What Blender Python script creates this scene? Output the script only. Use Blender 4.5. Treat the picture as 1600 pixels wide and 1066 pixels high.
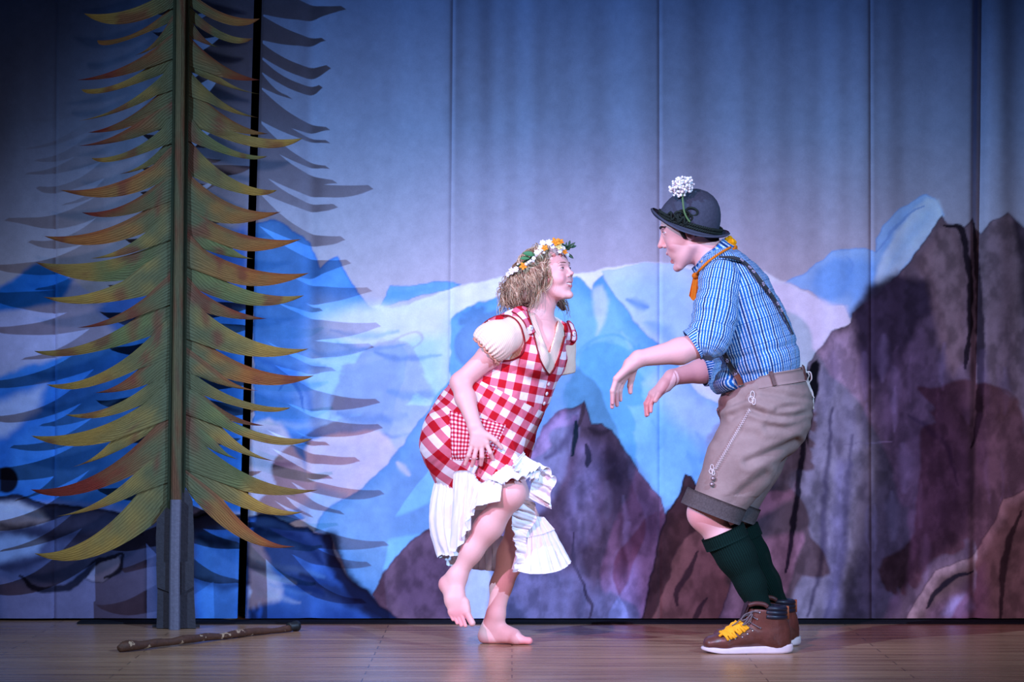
import bpy, bmesh, math, random
import numpy as np
from mathutils import Vector, Matrix

# ------------------------------------------------------------------ scene, camera, light
for o in list(bpy.data.objects):
    bpy.data.objects.remove(o, do_unlink=True)
scn = bpy.context.scene
COL = scn.collection
FPX, CH, HOR = 4000.0, 1.0, 576.0          # focal length in px, camera height (m), horizon row

def W(px, py, D):
    """photo pixel at distance D -> world point"""
    return np.array([(px - 800.0) * D / FPX, D, CH - (py - HOR) * D / FPX])

cam_d = bpy.data.cameras.new('camera')
cam_d.lens = 90.0
cam_d.sensor_width = 36.0
cam_d.shift_y = (HOR - 533.0) / 1600.0
cam_d.clip_end = 100
cam = bpy.data.objects.new('camera', cam_d)
cam.location = (0, 0, CH)
cam.rotation_euler = (math.pi / 2, 0, 0)
COL.objects.link(cam)
scn.camera = cam

world = bpy.data.worlds.new('world')
scn.world = world
world.use_nodes = True
world.node_tree.nodes['Background'].inputs[0].default_value = (0.42, 0.40, 0.62, 1)
world.node_tree.nodes['Background'].inputs[1].default_value = 0.05

def spot(name, loc, target, power, color, size_deg, blend, radius):
    d = bpy.data.lights.new(name, 'SPOT')
    d.energy = power
    d.color = color
    d.spot_size = math.radians(size_deg)
    d.spot_blend = blend
    d.shadow_soft_size = radius
    o = bpy.data.objects.new(name, d)
    o.location = loc
    o.rotation_euler = (Vector(target) - Vector(loc)).to_track_quat('-Z', 'Y').to_euler()
    COL.objects.link(o)
    return o

# stage lanterns: two lavender-blue cross lights, a pink front light and a soft wash
spot('stage_lamp_left', (-6.5, 3.0, 5.75), (0.75, 9.9, 0.45), 4700, (0.42, 0.645, 1.0), 27.5, 1.0, 0.04)
spot('stage_lamp_right', (4.6, 3.0, 4.0), (-0.85, 9.9, 0.1), 3000, (0.35, 0.59, 1.0), 26, 1.0, 0.04)
spot('stage_lamp_front', (-2.1, 2.4, 4.3), (0.35, 9.4, 0.55), 1550, (1.0, 0.53, 0.92), 24, 1.0, 0.06)
spot('stage_lamp_wash', (1.2, 0.6, 3.8), (0.3, 9.6, 0.7), 620, (1.0, 0.80, 0.84), 34, 1.0, 0.30)

scn.view_settings.view_transform = 'Standard'
scn.view_settings.look = 'None'
scn.view_settings.gamma = 1.0
scn.view_settings.use_curve_mapping = False
scn.view_settings.exposure = 0.06

# ------------------------------------------------------------------ helpers
RNG = np.random.default_rng(7)
random.seed(7)

def s2l(c):
    c = np.asarray(c, dtype=np.float64)
    return np.where(c <= 0.04045, c / 12.92, ((c + 0.055) / 1.055) ** 2.4)

def rgb(r, g, b):
    """0-255 sRGB -> linear"""
    return s2l(np.array([r, g, b]) / 255.0)

def link(o, parent=None):
    COL.objects.link(o)
    if parent is not None:
        o.parent = parent
        o.matrix_parent_inverse = parent.matrix_world.inverted() if False else Matrix.Translation(-parent.location)
    return o

def mesh_from(name, V, F, mat, parent=None, col=None, vec=None, smooth=True, uv=None):
    me = bpy.data.meshes.new(name)
    V = np.asarray(V, dtype=np.float32)
    if isinstance(F, np.ndarray):
        n, k = F.shape
        me.vertices.add(len(V))
        me.vertices.foreach_set('co', V.ravel())
        me.loops.add(n * k)
        me.loops.foreach_set('vertex_index', F.astype(np.int32).ravel())
        me.polygons.add(n)
        me.polygons.foreach_set('loop_start', np.arange(0, n * k, k, dtype=np.int32))
        me.polygons.foreach_set('loop_total', np.full(n, k, dtype=np.int32))
        me.update(calc_edges=True)
    else:
        me.from_pydata([tuple(v) for v in V], [], F)
        me.update()
    me.polygons.foreach_set('use_smooth', np.full(len(me.polygons), smooth))
    if col is not None:
        col = np.asarray(col, dtype=np.float32)
        if col.ndim == 1:
            col = np.tile(col, (len(V), 1))
        c4 = np.ones((len(V), 4), np.float32)
        c4[:, :3] = col[:, :3]
        a = me.color_attributes.new('Col', 'FLOAT_COLOR', 'POINT')
        a.data.foreach_set('color', c4.ravel())
    if vec is not None:
        a = me.attributes.new('pat', 'FLOAT_VECTOR', 'POINT')
        a.data.foreach_set('vector', np.asarray(vec, np.float32).ravel())
    o = bpy.data.objects.new(name, me)
    if mat is not None:
        me.materials.append(mat)
    return link(o, parent)

def empty(name, loc):
    o = bpy.data.objects.new(name, None)
    o.location = loc
    o.empty_display_size = 0.1
    COL.objects.link(o)
    return o

def tag(o, label=None, cat=None, group=None, kind=None):
    if label: o['label'] = label
    if cat: o['category'] = cat
    if group: o['group'] = group
    if kind: o['kind'] = kind
    return o

class NB:
    """small node-tree helper"""
    def __init__(s, name):
        s.m = bpy.data.materials.new(name)
        s.m.use_nodes = True
        s.t = s.m.node_tree
        s.b = s.t.nodes['Principled BSDF']
    def n(s, typ, **kw):
        x = s.t.nodes.new(typ)
        for k, v in kw.items():
            setattr(x, k, v)
        return x
    def l(s, a, b):
        s.t.links.new(a, b)
    def val(s, sock, v):
        if hasattr(v, 'is_output') or isinstance(v, bpy.types.NodeSocket):
            s.l(v, sock)
        else:
            sock.default_value = v
    def math(s, op, a, b=0.0, c=0.0, clamp=False):
        x = s.n('ShaderNodeMath', operation=op, use_clamp=clamp)
        s.val(x.inputs[0], a); s.val(x.inputs[1], b); s.val(x.inputs[2], c)
        return x.outputs[0]
    def mix(s, f, a, b, typ='MIX'):
        x = s.n('ShaderNodeMix', data_type='RGBA', blend_type=typ)
        s.val(x.inputs[0], f)
        for sock, v in ((x.inputs[6], a), (x.inputs[7], b)):
            if isinstance(v, bpy.types.NodeSocket): s.l(v, sock)
            else: sock.default_value = (*v[:3], 1)
        return x.outputs[2]
    def attr(s, name):
        return s.n('ShaderNodeAttribute', attribute_name=name)
    def noise(s, scale, detail=4, rough=0.55, vec=None):
        x = s.n('ShaderNodeTexNoise')
        x.inputs['Scale'].default_value = scale
        x.inputs['Detail'].default_value = detail
        x.inputs['Roughness'].default_value = rough
        if vec is None:
            tc = s.n('ShaderNodeTexCoord')
            vec = tc.outputs['Object']
        s.l(vec, x.inputs['Vector'])
        return x.outputs['Fac']
    def scaled(s, vec, sc):
        x = s.n('ShaderNodeMapping')
        x.inputs['Scale'].default_value = sc
        s.l(vec, x.inputs['Vector'])
        return x.outputs[0]
    def bump(s, h, strength=0.3, dist=0.01):
        x = s.n('ShaderNodeBump')
        x.inputs['Strength'].default_value = strength
        x.inputs['Distance'].default_value = dist
        s.l(h, x.inputs['Height'])
        s.l(x.outputs[0], s.b.inputs['Normal'])
    def fin(s, color, rough=0.7, spec=0.3, sss=0.0):
        if isinstance(color, bpy.types.NodeSocket): s.l(color, s.b.inputs['Base Color'])
        else: s.b.inputs['Base Color'].default_value = (*color[:3], 1)
        s.val(s.b.inputs['Roughness'], rough)
        s.b.inputs['Specular IOR Level'].default_value = spec
        if sss:
            s.b.inputs['Subsurface Weight'].default_value = sss
            s.b.inputs['Subsurface Radius'].default_value = (0.012, 0.005, 0.003)
            s.b.inputs['Subsurface Scale'].default_value = 1.0
        return s.m

def simple(name, color, rough=0.6, spec=0.3, nscale=None, namp=0.25, bump=0.0, metal=0.0):
    b = NB(name)
    if nscale:
        f = b.noise(nscale)
        c = b.mix(f, np.array(color) * (1 - namp), np.minimum(np.array(color) * (1 + namp), 1.0))
        if bump: b.bump(f, bump, 0.004)
    else:
        c = color
    b.b.inputs['Metallic'].default_value = metal
    return b.fin(c, rough, spec)

def attr_mat(name, rough=0.7, spec=0.25, nscale=60, namp=0.12, bump=0.1, sss=0.0):
    """vertex-colour material with fine noise"""
    b = NB(name)
    a = b.attr('Col').outputs['Color']
    f = b.noise(nscale)
    g = b.math('MULTIPLY_ADD', f, 2 * namp, 1 - namp)
    mul = b.n('ShaderNodeVectorMath', operation='SCALE')
    b.l(a, mul.inputs[0]); b.l(g, mul.inputs['Scale'])
    if bump: b.bump(f, bump, 0.003)
    return b.fin(mul.outputs[0], rough, spec, sss)

# ---- numpy value noise
_TAB = {}
def vnoise(x, y, seed=0):
    T = _TAB.get(seed)
    if T is None:
        T = _TAB[seed] = np.random.default_rng(seed).random((256, 256)).astype(np.float32)
    xi = np.floor(x).astype(np.int64); yi = np.floor(y).astype(np.int64)
    fx = x - xi; fy = y - yi
    fx = fx * fx * (3 - 2 * fx); fy = fy * fy * (3 - 2 * fy)
    a = T[xi & 255, yi & 255]; b = T[(xi + 1) & 255, yi & 255]
    c = T[xi & 255, (yi + 1) & 255]; d = T[(xi + 1) & 255, (yi + 1) & 255]
    return (a * (1 - fx) + b * fx) * (1 - fy) + (c * (1 - fx) + d * fx) * fy

def fbm(x, y, seed=0, octv=4):
    v = 0; amp = 0.5; tot = 0
    for i in range(octv):
        v = v + amp * vnoise(x * 2 ** i, y * 2 ** i, seed + i)
        tot += amp; amp *= 0.5
    return v / tot

def sstep(a, b, x):
    t = np.clip((x - a) / (b - a), 0, 1)
    return t * t * (3 - 2 * t)

# ---- tubes along a polyline (numpy), joined in one vertex list
class MB:
    def __init__(s): s.V = []; s.F = []; s.C = []
    def add(s, V, F, C=None):
        o = len(s.V)
        s.V += [tuple(v) for v in V]
        s.F += [tuple(i + o for i in f) for f in F]
        if C is None: C = (1, 1, 1)
        C = np.asarray(C, float)
        if C.ndim == 1: C = np.tile(C, (len(V), 1))
        s.C += [tuple(c) for c in C]
    def tube(s, P, r, n=8, C=None, flat=None, up=(0, -1, 0)):
        """P points, r radius (scalar/list) ; flat=(rw, rn) ellipse factors"""
        P = np.asarray(P, float); m = len(P)
        r = np.full(m, r) if np.isscalar(r) else np.asarray(r, float)
        T = np.gradient(P, axis=0); T /= np.linalg.norm(T, axis=1)[:, None] + 1e-12
        up = np.asarray(up, float)
        V = []
        for i in range(m):
            u = up if up.ndim == 1 else up[i]
            A = np.cross(T[i], u)
            if np.linalg.norm(A) < 1e-3: A = np.cross(T[i], (1, 0, 0.1))
            A /= np.linalg.norm(A); B = np.cross(A, T[i])
            fw, fn = flat if flat else (1, 1)
            for j in range(n):
                a = 2 * math.pi * j / n
                V.append(P[i] + r[i] * (fw * math.cos(a) * A + fn * math.sin(a) * B))
        F = []
        for i in range(m - 1):
            for j in range(n):
                F.append((i * n + j, i * n + (j + 1) % n, (i + 1) * n + (j + 1) % n, (i + 1) * n + j))
        F.append(tuple(range(n - 1, -1, -1))); F.append(tuple((m - 1) * n + j for j in range(n)))
        if C is not None:
            C = np.asarray(C, float)
            if C.ndim == 2: C = np.repeat(C, n, axis=0)
        s.add(V, F, C)
    def box(s, c, h, R=None, C=None):
        R = np.eye(3) if R is None else np.asarray(R)
        V = [np.asarray(c) + R @ (np.array([x, y, z]) * h) for x in (-1, 1) for y in (-1, 1) for z in (-1, 1)]
        s.add(V, [(0, 1, 3, 2), (4, 6, 7, 5), (0, 4, 5, 1), (2, 3, 7, 6), (0, 2, 6, 4), (1, 5, 7, 3)], C)
    def ball(s, c, r, C=None, nu=10, nv=7, R=None):
        r = np.ones(3) * r if np.isscalar(r) else np.asarray(r)
        R = np.eye(3) if R is None else np.asarray(R)
        V = [np.asarray(c) + R @ (r * np.array([0, 0, 1.0]))]
        for i in range(1, nv):
            t = math.pi * i / nv
            for j in range(nu):
                p = 2 * math.pi * j / nu
                V.append(np.asarray(c) + R @ (r * np.array([math.sin(t) * math.cos(p), math.sin(t) * math.sin(p), math.cos(t)])))
        V.append(np.asarray(c) + R @ (r * np.array([0, 0, -1.0])))
        F = [(0, 1 + j, 1 + (j + 1) % nu) for j in range(nu)]
        for i in range(nv - 2):
            for j in range(nu):
                a = 1 + i * nu + j; b = 1 + i * nu + (j + 1) % nu
                F.append((a, a + nu, b + nu, b))
        l = len(V) - 1; o = 1 + (nv - 2) * nu
        F += [(o + j, l, o + (j + 1) % nu) for j in range(nu)]
        s.add(V, F, C)
    def build(s, name, mat, parent=None, smooth=True, col=False):
        return mesh_from(name, np.array(s.V), s.F, mat, parent, col=np.array(s.C) if col else None, smooth=smooth)

def catmull(P, n=12):
    P = np.asarray(P, float)
    if len(P) < 3:
        return np.array([P[0] + (P[-1] - P[0]) * t for t in np.linspace(0, 1, n + 1)])
    Q = np.vstack([2 * P[0] - P[1], P, 2 * P[-1] - P[-2]])
    out = []
    for i in range(1, len(Q) - 2):
        for t in np.linspace(0, 1, n, endpoint=False):
            t2, t3 = t * t, t * t * t
            out.append(0.5 * (2 * Q[i] + (Q[i + 1] - Q[i - 1]) * t + (2 * Q[i - 1] - 5 * Q[i] + 4 * Q[i + 1] - Q[i + 2]) * t2
                              + (3 * Q[i] - Q[i - 1] - 3 * Q[i + 1] + Q[i + 2]) * t3))
    out.append(P[-1])
    return np.array(out)

# ------------------------------------------------------------------ the setting
def floor_mat():
    b = NB('stage_floor')
    tc = b.n('ShaderNodeTexCoord').outputs['Object']
    br = b.n('ShaderNodeTexBrick')
    br.offset = 0.37
    br.inputs['Color1'].default_value = (0.30, 0.30, 0.30, 1)
    br.inputs['Color2'].default_value = (0.75, 0.75, 0.75, 1)
    br.inputs['Mortar'].default_value = (0.0, 0.0, 0.0, 1)
    br.inputs['Scale'].default_value = 1.0
    br.inputs['Mortar Size'].default_value = 0.0015
    br.inputs['Brick Width'].default_value = 1.3
    br.inputs['Row Height'].default_value = 0.095
    b.l(tc, br.inputs['Vector'])
    g1 = b.noise(1.0, 6, 0.65, b.scaled(tc, (1.2, 34.0, 1.0)))
    g2 = b.noise(1.0, 4, 0.6, b.scaled(tc, (5.0, 160.0, 1.0)))
    c = b.mix(b.math('MULTIPLY_ADD', g1, 2.4, -0.7, clamp=True), rgb(110, 72, 54), rgb(232, 184, 142))
    c = b.mix(b.math('MULTIPLY', br.outputs['Color'], 0.55), c, rgb(122, 80, 58))
    c = b.mix(b.math('MULTIPLY', g2, 0.35), c, rgb(92, 58, 44))
    c = b.mix(br.outputs['Fac'], c, rgb(50, 30, 24))
    r = b.math('MULTIPLY_ADD', g1, 0.22, 0.17)
    b.bump(g2, 0.08, 0.002)
    return b.fin(c, r, 0.45)

def slab(name, x0, x1, y0, y1, z0, z1, mat, parent=None):
    m = MB(); m.box(((x0 + x1) / 2, (y0 + y1) / 2, (z0 + z1) / 2), ((x1 - x0) / 2, (y1 - y0) / 2, (z1 - z0) / 2))
    return m.build(name, mat, parent, smooth=False)

tag(slab('floor', -5, 5, 3.2, 11.2, -0.08, 0, floor_mat()), 'brown laminate stage floor', kind='structure')
BLACK = simple('black_masking', rgb(26, 27, 34), 0.95, 0.05, 30, 0.3)
tag(slab('wall_back', -5, 5, 10.75, 10.80, 0, 4.2, BLACK), 'black masking behind the painted cloth', kind='structure')

DB = 10.15                                   # distance of the painted cloth
# ---- the painting: colour for photo pixel (x, y) on the cloth
def paint(X, Y):
    n1 = fbm(X / 60, Y / 60, 3); n2 = fbm(X / 14, Y / 14, 11); n3 = fbm(X / 150, Y / 150, 23)
    nst = fbm(X / 9, Y / 70, 31); sg = fbm(X / 16, Y / 24, 61, 5)
    wx = X + (fbm(X / 22, Y / 22, 41) - 0.5) * 9
    wy = Y + (fbm(X / 22, Y / 22, 51) - 0.5) * 9
    t = np.clip((Y + 60) / 520, 0, 1)[..., None]
    c0 = rgb(66, 102, 160); c1 = rgb(126, 146, 184); c2 = rgb(188, 182, 198)
    C = np.where(t < 0.5, c0 + (c1 - c0) * t * 2, c1 + (c2 - c1) * (t - 0.5) * 2)
    C = C * (0.94 + 0.12 * n1[..., None])
    def dist(P):
        P = np.asarray(P, float)
        x0, x1 = P[:, 0].min() - 40, P[:, 0].max() + 40
        y0, y1 = P[:, 1].min() - 40, P[:, 1].max() + 40
        m = (wx > x0) & (wx < x1) & (wy > y0) & (wy < y1)
        x = wx[m]; y = wy[m]
        d = np.full(x.shape, 1e9); ins = np.zeros(x.shape, bool)
        for i in range(len(P)):
            a = P[i]; b = P[(i + 1) % len(P)]
            e = b - a
            tt = np.clip(((x - a[0]) * e[0] + (y - a[1]) * e[1]) / (e @ e + 1e-9), 0, 1)
            d = np.minimum(d, (x - a[0] - tt * e[0]) ** 2 + (y - a[1] - tt * e[1]) ** 2)
            cnd = (a[1] > y) != (b[1] > y)
            ins ^= cnd & (x < (b[0] - a[0]) * (y - a[1]) / (b[1] - a[1] + 1e-12) + a[0])
        d = np.sqrt(d)
        return m, np.where(ins, d, -d)
    def poly(P, c, cin=None, fade=60.0, edge=None, ew=5.0, soft=1.5, op=1.0, var=0.35, spg=0.0):
        """fill; cin = colour deep inside, edge = darker outline colour"""
        m, d = dist(P)
        a = sstep(-soft, soft, d) * op
        c = np.asarray(c, float)
        col = np.tile(c, (len(d), 1))
        if cin is not None:
            f = sstep(0, fade, d + (n1[m] - 0.5) * fade)[:, None]
            col = col * (1 - f) + np.asarray(cin) * f
        v = (1 - var / 2 + var * (0.55 * n1[m] + 0.3 * n2[m] + 0.15 * nst[m]))[:, None]
        col = col * v
        if spg:
            col = col * (1 - spg / 2 + spg * sstep(0.3, 0.7, sg[m]))[:, None]
        if edge is not None:
            f = (1 - sstep(0, ew, np.abs(d)))[:, None] * 0.85
            col = col * (1 - f) + np.asarray(edge) * f
        C[m] = C[m] * (1 - a[:, None]) + col * a[:, None]
    def stroke(P, c, w, op=1.0, soft=None, taper=True):
        P = catmull(P, 8)
        x0, x1 = P[:, 0].min() - 3 * w - 8, P[:, 0].max() + 3 * w + 8
        y0, y1 = P[:, 1].min() - 3 * w - 8, P[:, 1].max() + 3 * w + 8
        m = (wx > x0) & (wx < x1) & (wy > y0) & (wy < y1)
        x = wx[m]; y = wy[m]
        d = np.full(x.shape, 1e9)
        for i in range(len(P) - 1):
            a = P[i]; e = P[i + 1] - a
            tt = np.clip(((x - a[0]) * e[0] + (y - a[1]) * e[1]) / (e @ e + 1e-9), 0, 1)
            ww = w * (0.35 + 0.65 * math.sin(math.pi * (i + 0.5) / (len(P) - 1))) if taper else w
            d = np.minimum(d, np.hypot(x - a[0] - tt * e[0], y - a[1] - tt * e[1]) / ww)
        s = soft if soft else 0.35
        a = (1 - sstep(1 - s, 1 + s, d + (n2[m] - 0.5) * 0.5))[:, None] * op
        C[m] = C[m] * (1 - a) + np.asarray(c) * a

    pale = rgb(226, 232, 252); palb = rgb(176, 212, 252); blu = rgb(96, 158, 232); mid = rgb(70, 130, 214)
    deep = rgb(28, 70, 158); navy = rgb(22, 30, 66); ink = rgb(16, 16, 34)
    pur = rgb(104, 82, 116); lav = rgb(150, 134, 186); dpur = rgb(58, 44, 72); bro = rgb(104, 78, 82); dbro = rgb(66, 46, 54)
    # ---------- far snow fields
    poly([(395, 985), (395, 500), (507, 498), (571, 476), (616, 482), (704, 452), (785, 433), (860, 430), (915, 426), (960, 416), (1000, 411),
          (1048, 411), (1120, 418), (1196, 424), (1229, 443), (1290, 470), (1340, 480), (1420, 420), (1500, 420), (1500, 985)],
         pale, rgb(218, 226, 252), 60, var=0.14, soft=2)
    poly([(940, 424), (1000, 412), (1048, 412), (1110, 430), (1130, 520), (1110, 600), (1060, 560), (1000, 510), (960, 462)], rgb(186, 212, 250), palb, 40, edge=rgb(160, 192, 244), ew=3, var=0.2, soft=2)
    stroke([(980, 470), (1000, 478), (1010, 482)], mid, 7, 0.7, 0.9)
    stroke([(1010, 505), (1040, 520), (1055, 545)], blu, 10, 0.5, 1.0)
    # thin far range
    poly([(608, 446), (650, 445), (704, 441), (722, 446), (700, 455), (650, 462), (618, 474), (594, 481)], rgb(110, 168, 236), blu, 18, edge=mid, ew=2, var=0.25)
    # far blue rocks right
    poly([(1225, 443), (1262, 425), (1301, 392), (1350, 388), (1366, 396), (1367, 372), (1396, 334), (1449, 302), (1462, 309), (1475, 336), (1430, 420),
          (1370, 470), (1328, 500), (1318, 478), (1290, 476), (1270, 455)], rgb(150, 192, 246), rgb(124, 174, 240), 26, edge=rgb(112, 160, 232), ew=3, var=0.2)
    poly([(1452, 308), (1466, 312), (1474, 338), (1420, 410), (1372, 460), (1368, 420), (1400, 360)], rgb(196, 222, 252), palb, 20, var=0.15, soft=5, op=0.9)
    stroke([(1367, 396), (1385, 372), (1410, 345), (1447, 322)], rgb(120, 160, 226), 2.0, 0.8)
    stroke([(1322, 402), (1334, 418), (1318, 436), (1290, 446)], rgb(112, 158, 228), 2.2, 0.7)
    poly([(1275, 425), (1300, 405), (1330, 410), (1336, 432), (1316, 462), (1288, 470), (1270, 450)], rgb(112, 166, 238), rgb(120, 172, 240), 12, soft=8, op=0.7, var=0.3)
    poly([(1225, 443), (1270, 460), (1300, 474), (1322, 480), (1328, 506), (1300, 520), (1262, 569), (1240, 560), (1200, 520), (1200, 440)], rgb(222, 218, 246), None, var=0.12, soft=6, op=0.9)
    # ---------- blue mountains right of the tree
    poly([(396, 352), (420, 340), (440, 346), (462, 362), (484, 380), (497, 404), (501, 419), (514, 408), (527, 401), (543, 426), (558, 452), (576, 476),
          (600, 492), (640, 560), (600, 700), (520, 800), (396, 830)], rgb(82, 146, 228), rgb(92, 156, 238), 30, edge=rgb(56, 110, 198), ew=4, var=0.5)
    poly([(500, 470), (560, 478), (620, 486), (700, 470), (704, 620), (660, 660), (620, 700), (560, 680), (500, 690), (470, 620), (480, 520)], rgb(168, 204, 250), rgb(160, 200, 250), 40, soft=26, var=0.25, op=0.9)
    poly([(507, 498), (571, 476), (640, 480), (704, 466), (704, 520), (640, 530), (560, 545), (512, 520)], rgb(216, 222, 248), None, soft=14, var=0.15, op=0.85)
    for k in range(16):
        x0 = 430 + RP.random() * 230; y0 = 520 + RP.random() * 180
        stroke([(x0 - 45, y0 - 6), (x0, y0 + 3), (x0 + 60, y0 - 4)], [mid, palb, blu][k % 3], 4 + 5 * RP.random(), 0.45, 0.9)
    stroke([(436, 610), (452, 596), (466, 612), (476, 640)], rgb(44, 104, 200), 3, 0.6)
    stroke([(400, 560), (440, 575), (470, 600), (486, 640)], rgb(44, 104, 204), 8, 0.5, 1)
    poly([(395, 665), (420, 655), (440, 667), (456, 690), (474, 724), (484, 790), (440, 800), (395, 806)], rgb(212, 218, 248), rgb(206, 214, 248), 20, soft=5, var=0.18)
    poly([(480, 690), (530, 676), (594, 673), (612, 690), (620, 706), (600, 734), (560, 762), (520, 788), (490, 830), (470, 800), (476, 730)], rgb(222, 224, 250), rgb(208, 216, 250), 30, soft=4, var=0.15)
    poly([(470, 790), (496, 760), (540, 770), (520, 800), (492, 836), (476, 826)], rgb(150, 196, 250), None, soft=8, var=0.25, op=0.8)
    # ---------- the great blue mountain
    big = [(490, 832), (504, 799), (566, 763), (622, 706), (656, 656), (684, 616), (704, 590), (704, 498), (729, 479), (774, 464), (830, 450), (880, 440),
           (900, 432), (912, 442), (923, 452), (934, 440), (943, 431), (952, 446), (976, 482), (1005, 515), (1030, 536), (1060, 575), (1093, 618), (1124, 632),
           (1200, 660), (1290, 700), (1290, 985), (620, 985), (543, 900), (515, 840)]
    poly(big, rgb(96, 162, 228), rgb(120, 182, 240), 46, edge=rgb(84, 138, 214), ew=3, var=0.42, soft=2)
    poly([(704, 505), (704, 600), (640, 690), (560, 780), (520, 830), (600, 850), (700, 760), (760, 640), (760, 500)], rgb(128, 182, 242), None, soft=30, op=0.6, var=0.4)
    poly([(1035, 570), (1124, 634), (1160, 700), (1120, 720), (1050, 650), (1010, 600)], rgb(176, 206, 250), None, soft=18, op=0.75, var=0.35)
    poly([(924, 452), (944, 448), (952, 470), (944, 500), (934, 522), (930, 500)], rgb(196, 214, 246), None, soft=5, op=0.75, var=0.4)
    for k in range(26):
        x0 = 690 + RP.random() * 400; y0 = 500 + RP.random() * 330
        stroke([(x0, y0), (x0 + 16, y0 + 18 + 12 * RP.random()), (x0 + 10, y0 + 45)], [palb, mid, palb][k % 3], 3 + 8 * RP.random(), 0.28, 1.0)
    stroke([(622, 722), (632, 736), (640, 744)], pale, 5, 0.6, 0.9)
    # dark blue rock bottom left of centre
    poly([(386, 985), (386, 806), (414, 802), (442, 810), (459, 822), (481, 825), (490, 833), (516, 837), (523, 870), (543, 900), (577, 929), (630, 968), (640, 985)],
         rgb(40, 84, 172), rgb(62, 116, 206), 46, edge=navy, ew=9, var=0.6)
    poly([(386, 846), (412, 852), (420, 880), (440, 920), (436, 940), (386, 950)], rgb(196, 212, 248), rgb(180, 204, 248), 16, soft=7, var=0.25, op=0.9)
    stroke([(515, 845), (528, 885), (560, 928), (612, 968)], ink, 13, 0.9, 0.5, False)
    stroke([(470, 900), (500, 912), (540, 935), (590, 968)], navy, 11, 0.75, 0.9)
    stroke([(404, 826), (440, 832), (480, 852), (505, 880)], deep, 7, 0.7, 0.9)
    stroke([(440, 905), (470, 915), (505, 930)], deep, 8, 0.7, 0.9)
    for k in range(8):
        x0 = 400 + RP.random() * 110; y0 = 830 + RP.random() * 110
        stroke([(x0 - 30, y0 - 5), (x0, y0), (x0 + 34, y0 + 8)], [blu, deep, palb][k % 3], 5, 0.4, 1.0)
    # ---------- centre rocks
    poly([(580, 930), (604, 890), (628, 858), (661, 831), (684, 819), (720, 800), (760, 800), (830, 900), (830, 985), (640, 985)], rgb(96, 76, 96), rgb(86, 66, 88), 40, edge=rgb(70, 54, 74), ew=4, var=0.5, spg=0.55)
    cen = [(700, 985), (730, 850), (790, 780), (830, 700), (848, 666), (866, 645), (896, 636), (913, 626), (919, 644), (926, 662), (941, 661), (957, 673), (983, 713), (1005, 746),
           (1034, 779), (1041, 803), (1060, 860), (1060, 985)]
    poly(cen, rgb(104, 82, 110), rgb(112, 88, 120), 60, edge=dpur, ew=3, var=0.75, spg=0.55)
    poly([(840, 680), (866, 646), (905, 640), (902, 680), (884, 740), (860, 790), (800, 830), (790, 790)], rgb(150, 140, 196), rgb(166, 162, 220), 24, soft=6, op=0.85, var=0.4, spg=0.55)
    stroke([(850, 715), (875, 700), (893, 672), (900, 650)], rgb(92, 80, 128), 6, 0.6, 0.9)
    poly([(905, 690), (930, 690), (948, 700), (940, 760), (938, 830), (920, 850), (895, 860), (880, 830), (890, 760)], rgb(150, 126, 180), rgb(160, 140, 196), 22, soft=14, op=0.8, var=0.6, spg=0.55)
    poly([(945, 680), (980, 716), (1030, 780), (1040, 830), (1010, 870), (970, 850), (945, 780), (936, 720)], rgb(74, 56, 82), rgb(66, 50, 76), 26, soft=14, op=0.85, var=0.8, spg=0.55)
    poly([(700, 985), (760, 900), (850, 880), (900, 890), (930, 920), (990, 880), (1000, 985)], rgb(148, 140, 200), rgb(150, 146, 208), 24, soft=18, op=0.75, var=0.6, spg=0.55)
    poly([(715, 985), (728, 900), (752, 860), (770, 900), (760, 985)], rgb(190, 206, 246), rgb(180, 200, 246), 12, soft=8, op=0.9, var=0.25)
    stroke([(900, 660), (897, 690), (896, 712)], rgb(14, 40, 58), 5, 0.95)
    stroke([(917, 694), (919, 716), (918, 730)], rgb(26, 32, 56), 4.5, 0.85)
    stroke([(922, 670), (936, 676), (950, 672)], rgb(40, 30, 44), 6, 0.7, 0.9)
    stroke([(895, 830), (896, 880), (912, 915), (924, 950), (918, 972)], rgb(52, 40, 68), 3, 0.8)
    stroke([(913, 628), (908, 650), (904, 668)], rgb(72, 52, 64), 4, 0.8)
    for k in range(40):
        x0 = 850 + RP.random() * 160; y0 = 720 + RP.random() * 230
        stroke([(x0, y0), (x0 + 5 - 10 * RP.random(), y0 + 28), (x0, y0 + 55)], [lav, dpur, rgb(126, 104, 140), dbro][k % 4], 3 + 6 * RP.random(), 0.25, 1.0)
    # brown rocks right of centre
    poly([(1000, 985), (1020, 880), (1041, 803), (1056, 776), (1072, 741), (1082, 745), (1110, 790), (1180, 840), (1180, 985)], rgb(62, 44, 50), rgb(72, 50, 52), 30, edge=ink, ew=5, var=0.6, spg=0.55)
    poly([(1012, 985), (1034, 929), (1052, 871), (1068, 840), (1092, 824), (1130, 840), (1180, 900), (1200, 985)], rgb(122, 88, 86), rgb(110, 78, 80), 36, edge=rgb(60, 42, 48), ew=4, var=0.5, spg=0.55)
    stroke([(1090, 862), (1076, 890), (1060, 920), (1056, 945)], rgb(46, 32, 42), 5, 0.85)
    stroke([(1104, 935), (1092, 955), (1084, 975)], rgb(46, 32, 42), 4, 0.85)
    # ---------- the right rock wall
    wall = [(1120, 985), (1150, 870), (1200, 760), (1250, 640), (1262, 569), (1278, 549), (1305, 516), (1328, 506), (1332, 492), (1377, 454), (1423, 408), (1472, 336), (1482, 349),
            (1505, 355), (1520, 339), (1524, 352), (1534, 365), (1547, 346), (1574, 332), (1587, 346), (1600, 355), (1660, 380), (1800, 330), (2060, 420), (2060, 985)]
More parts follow.
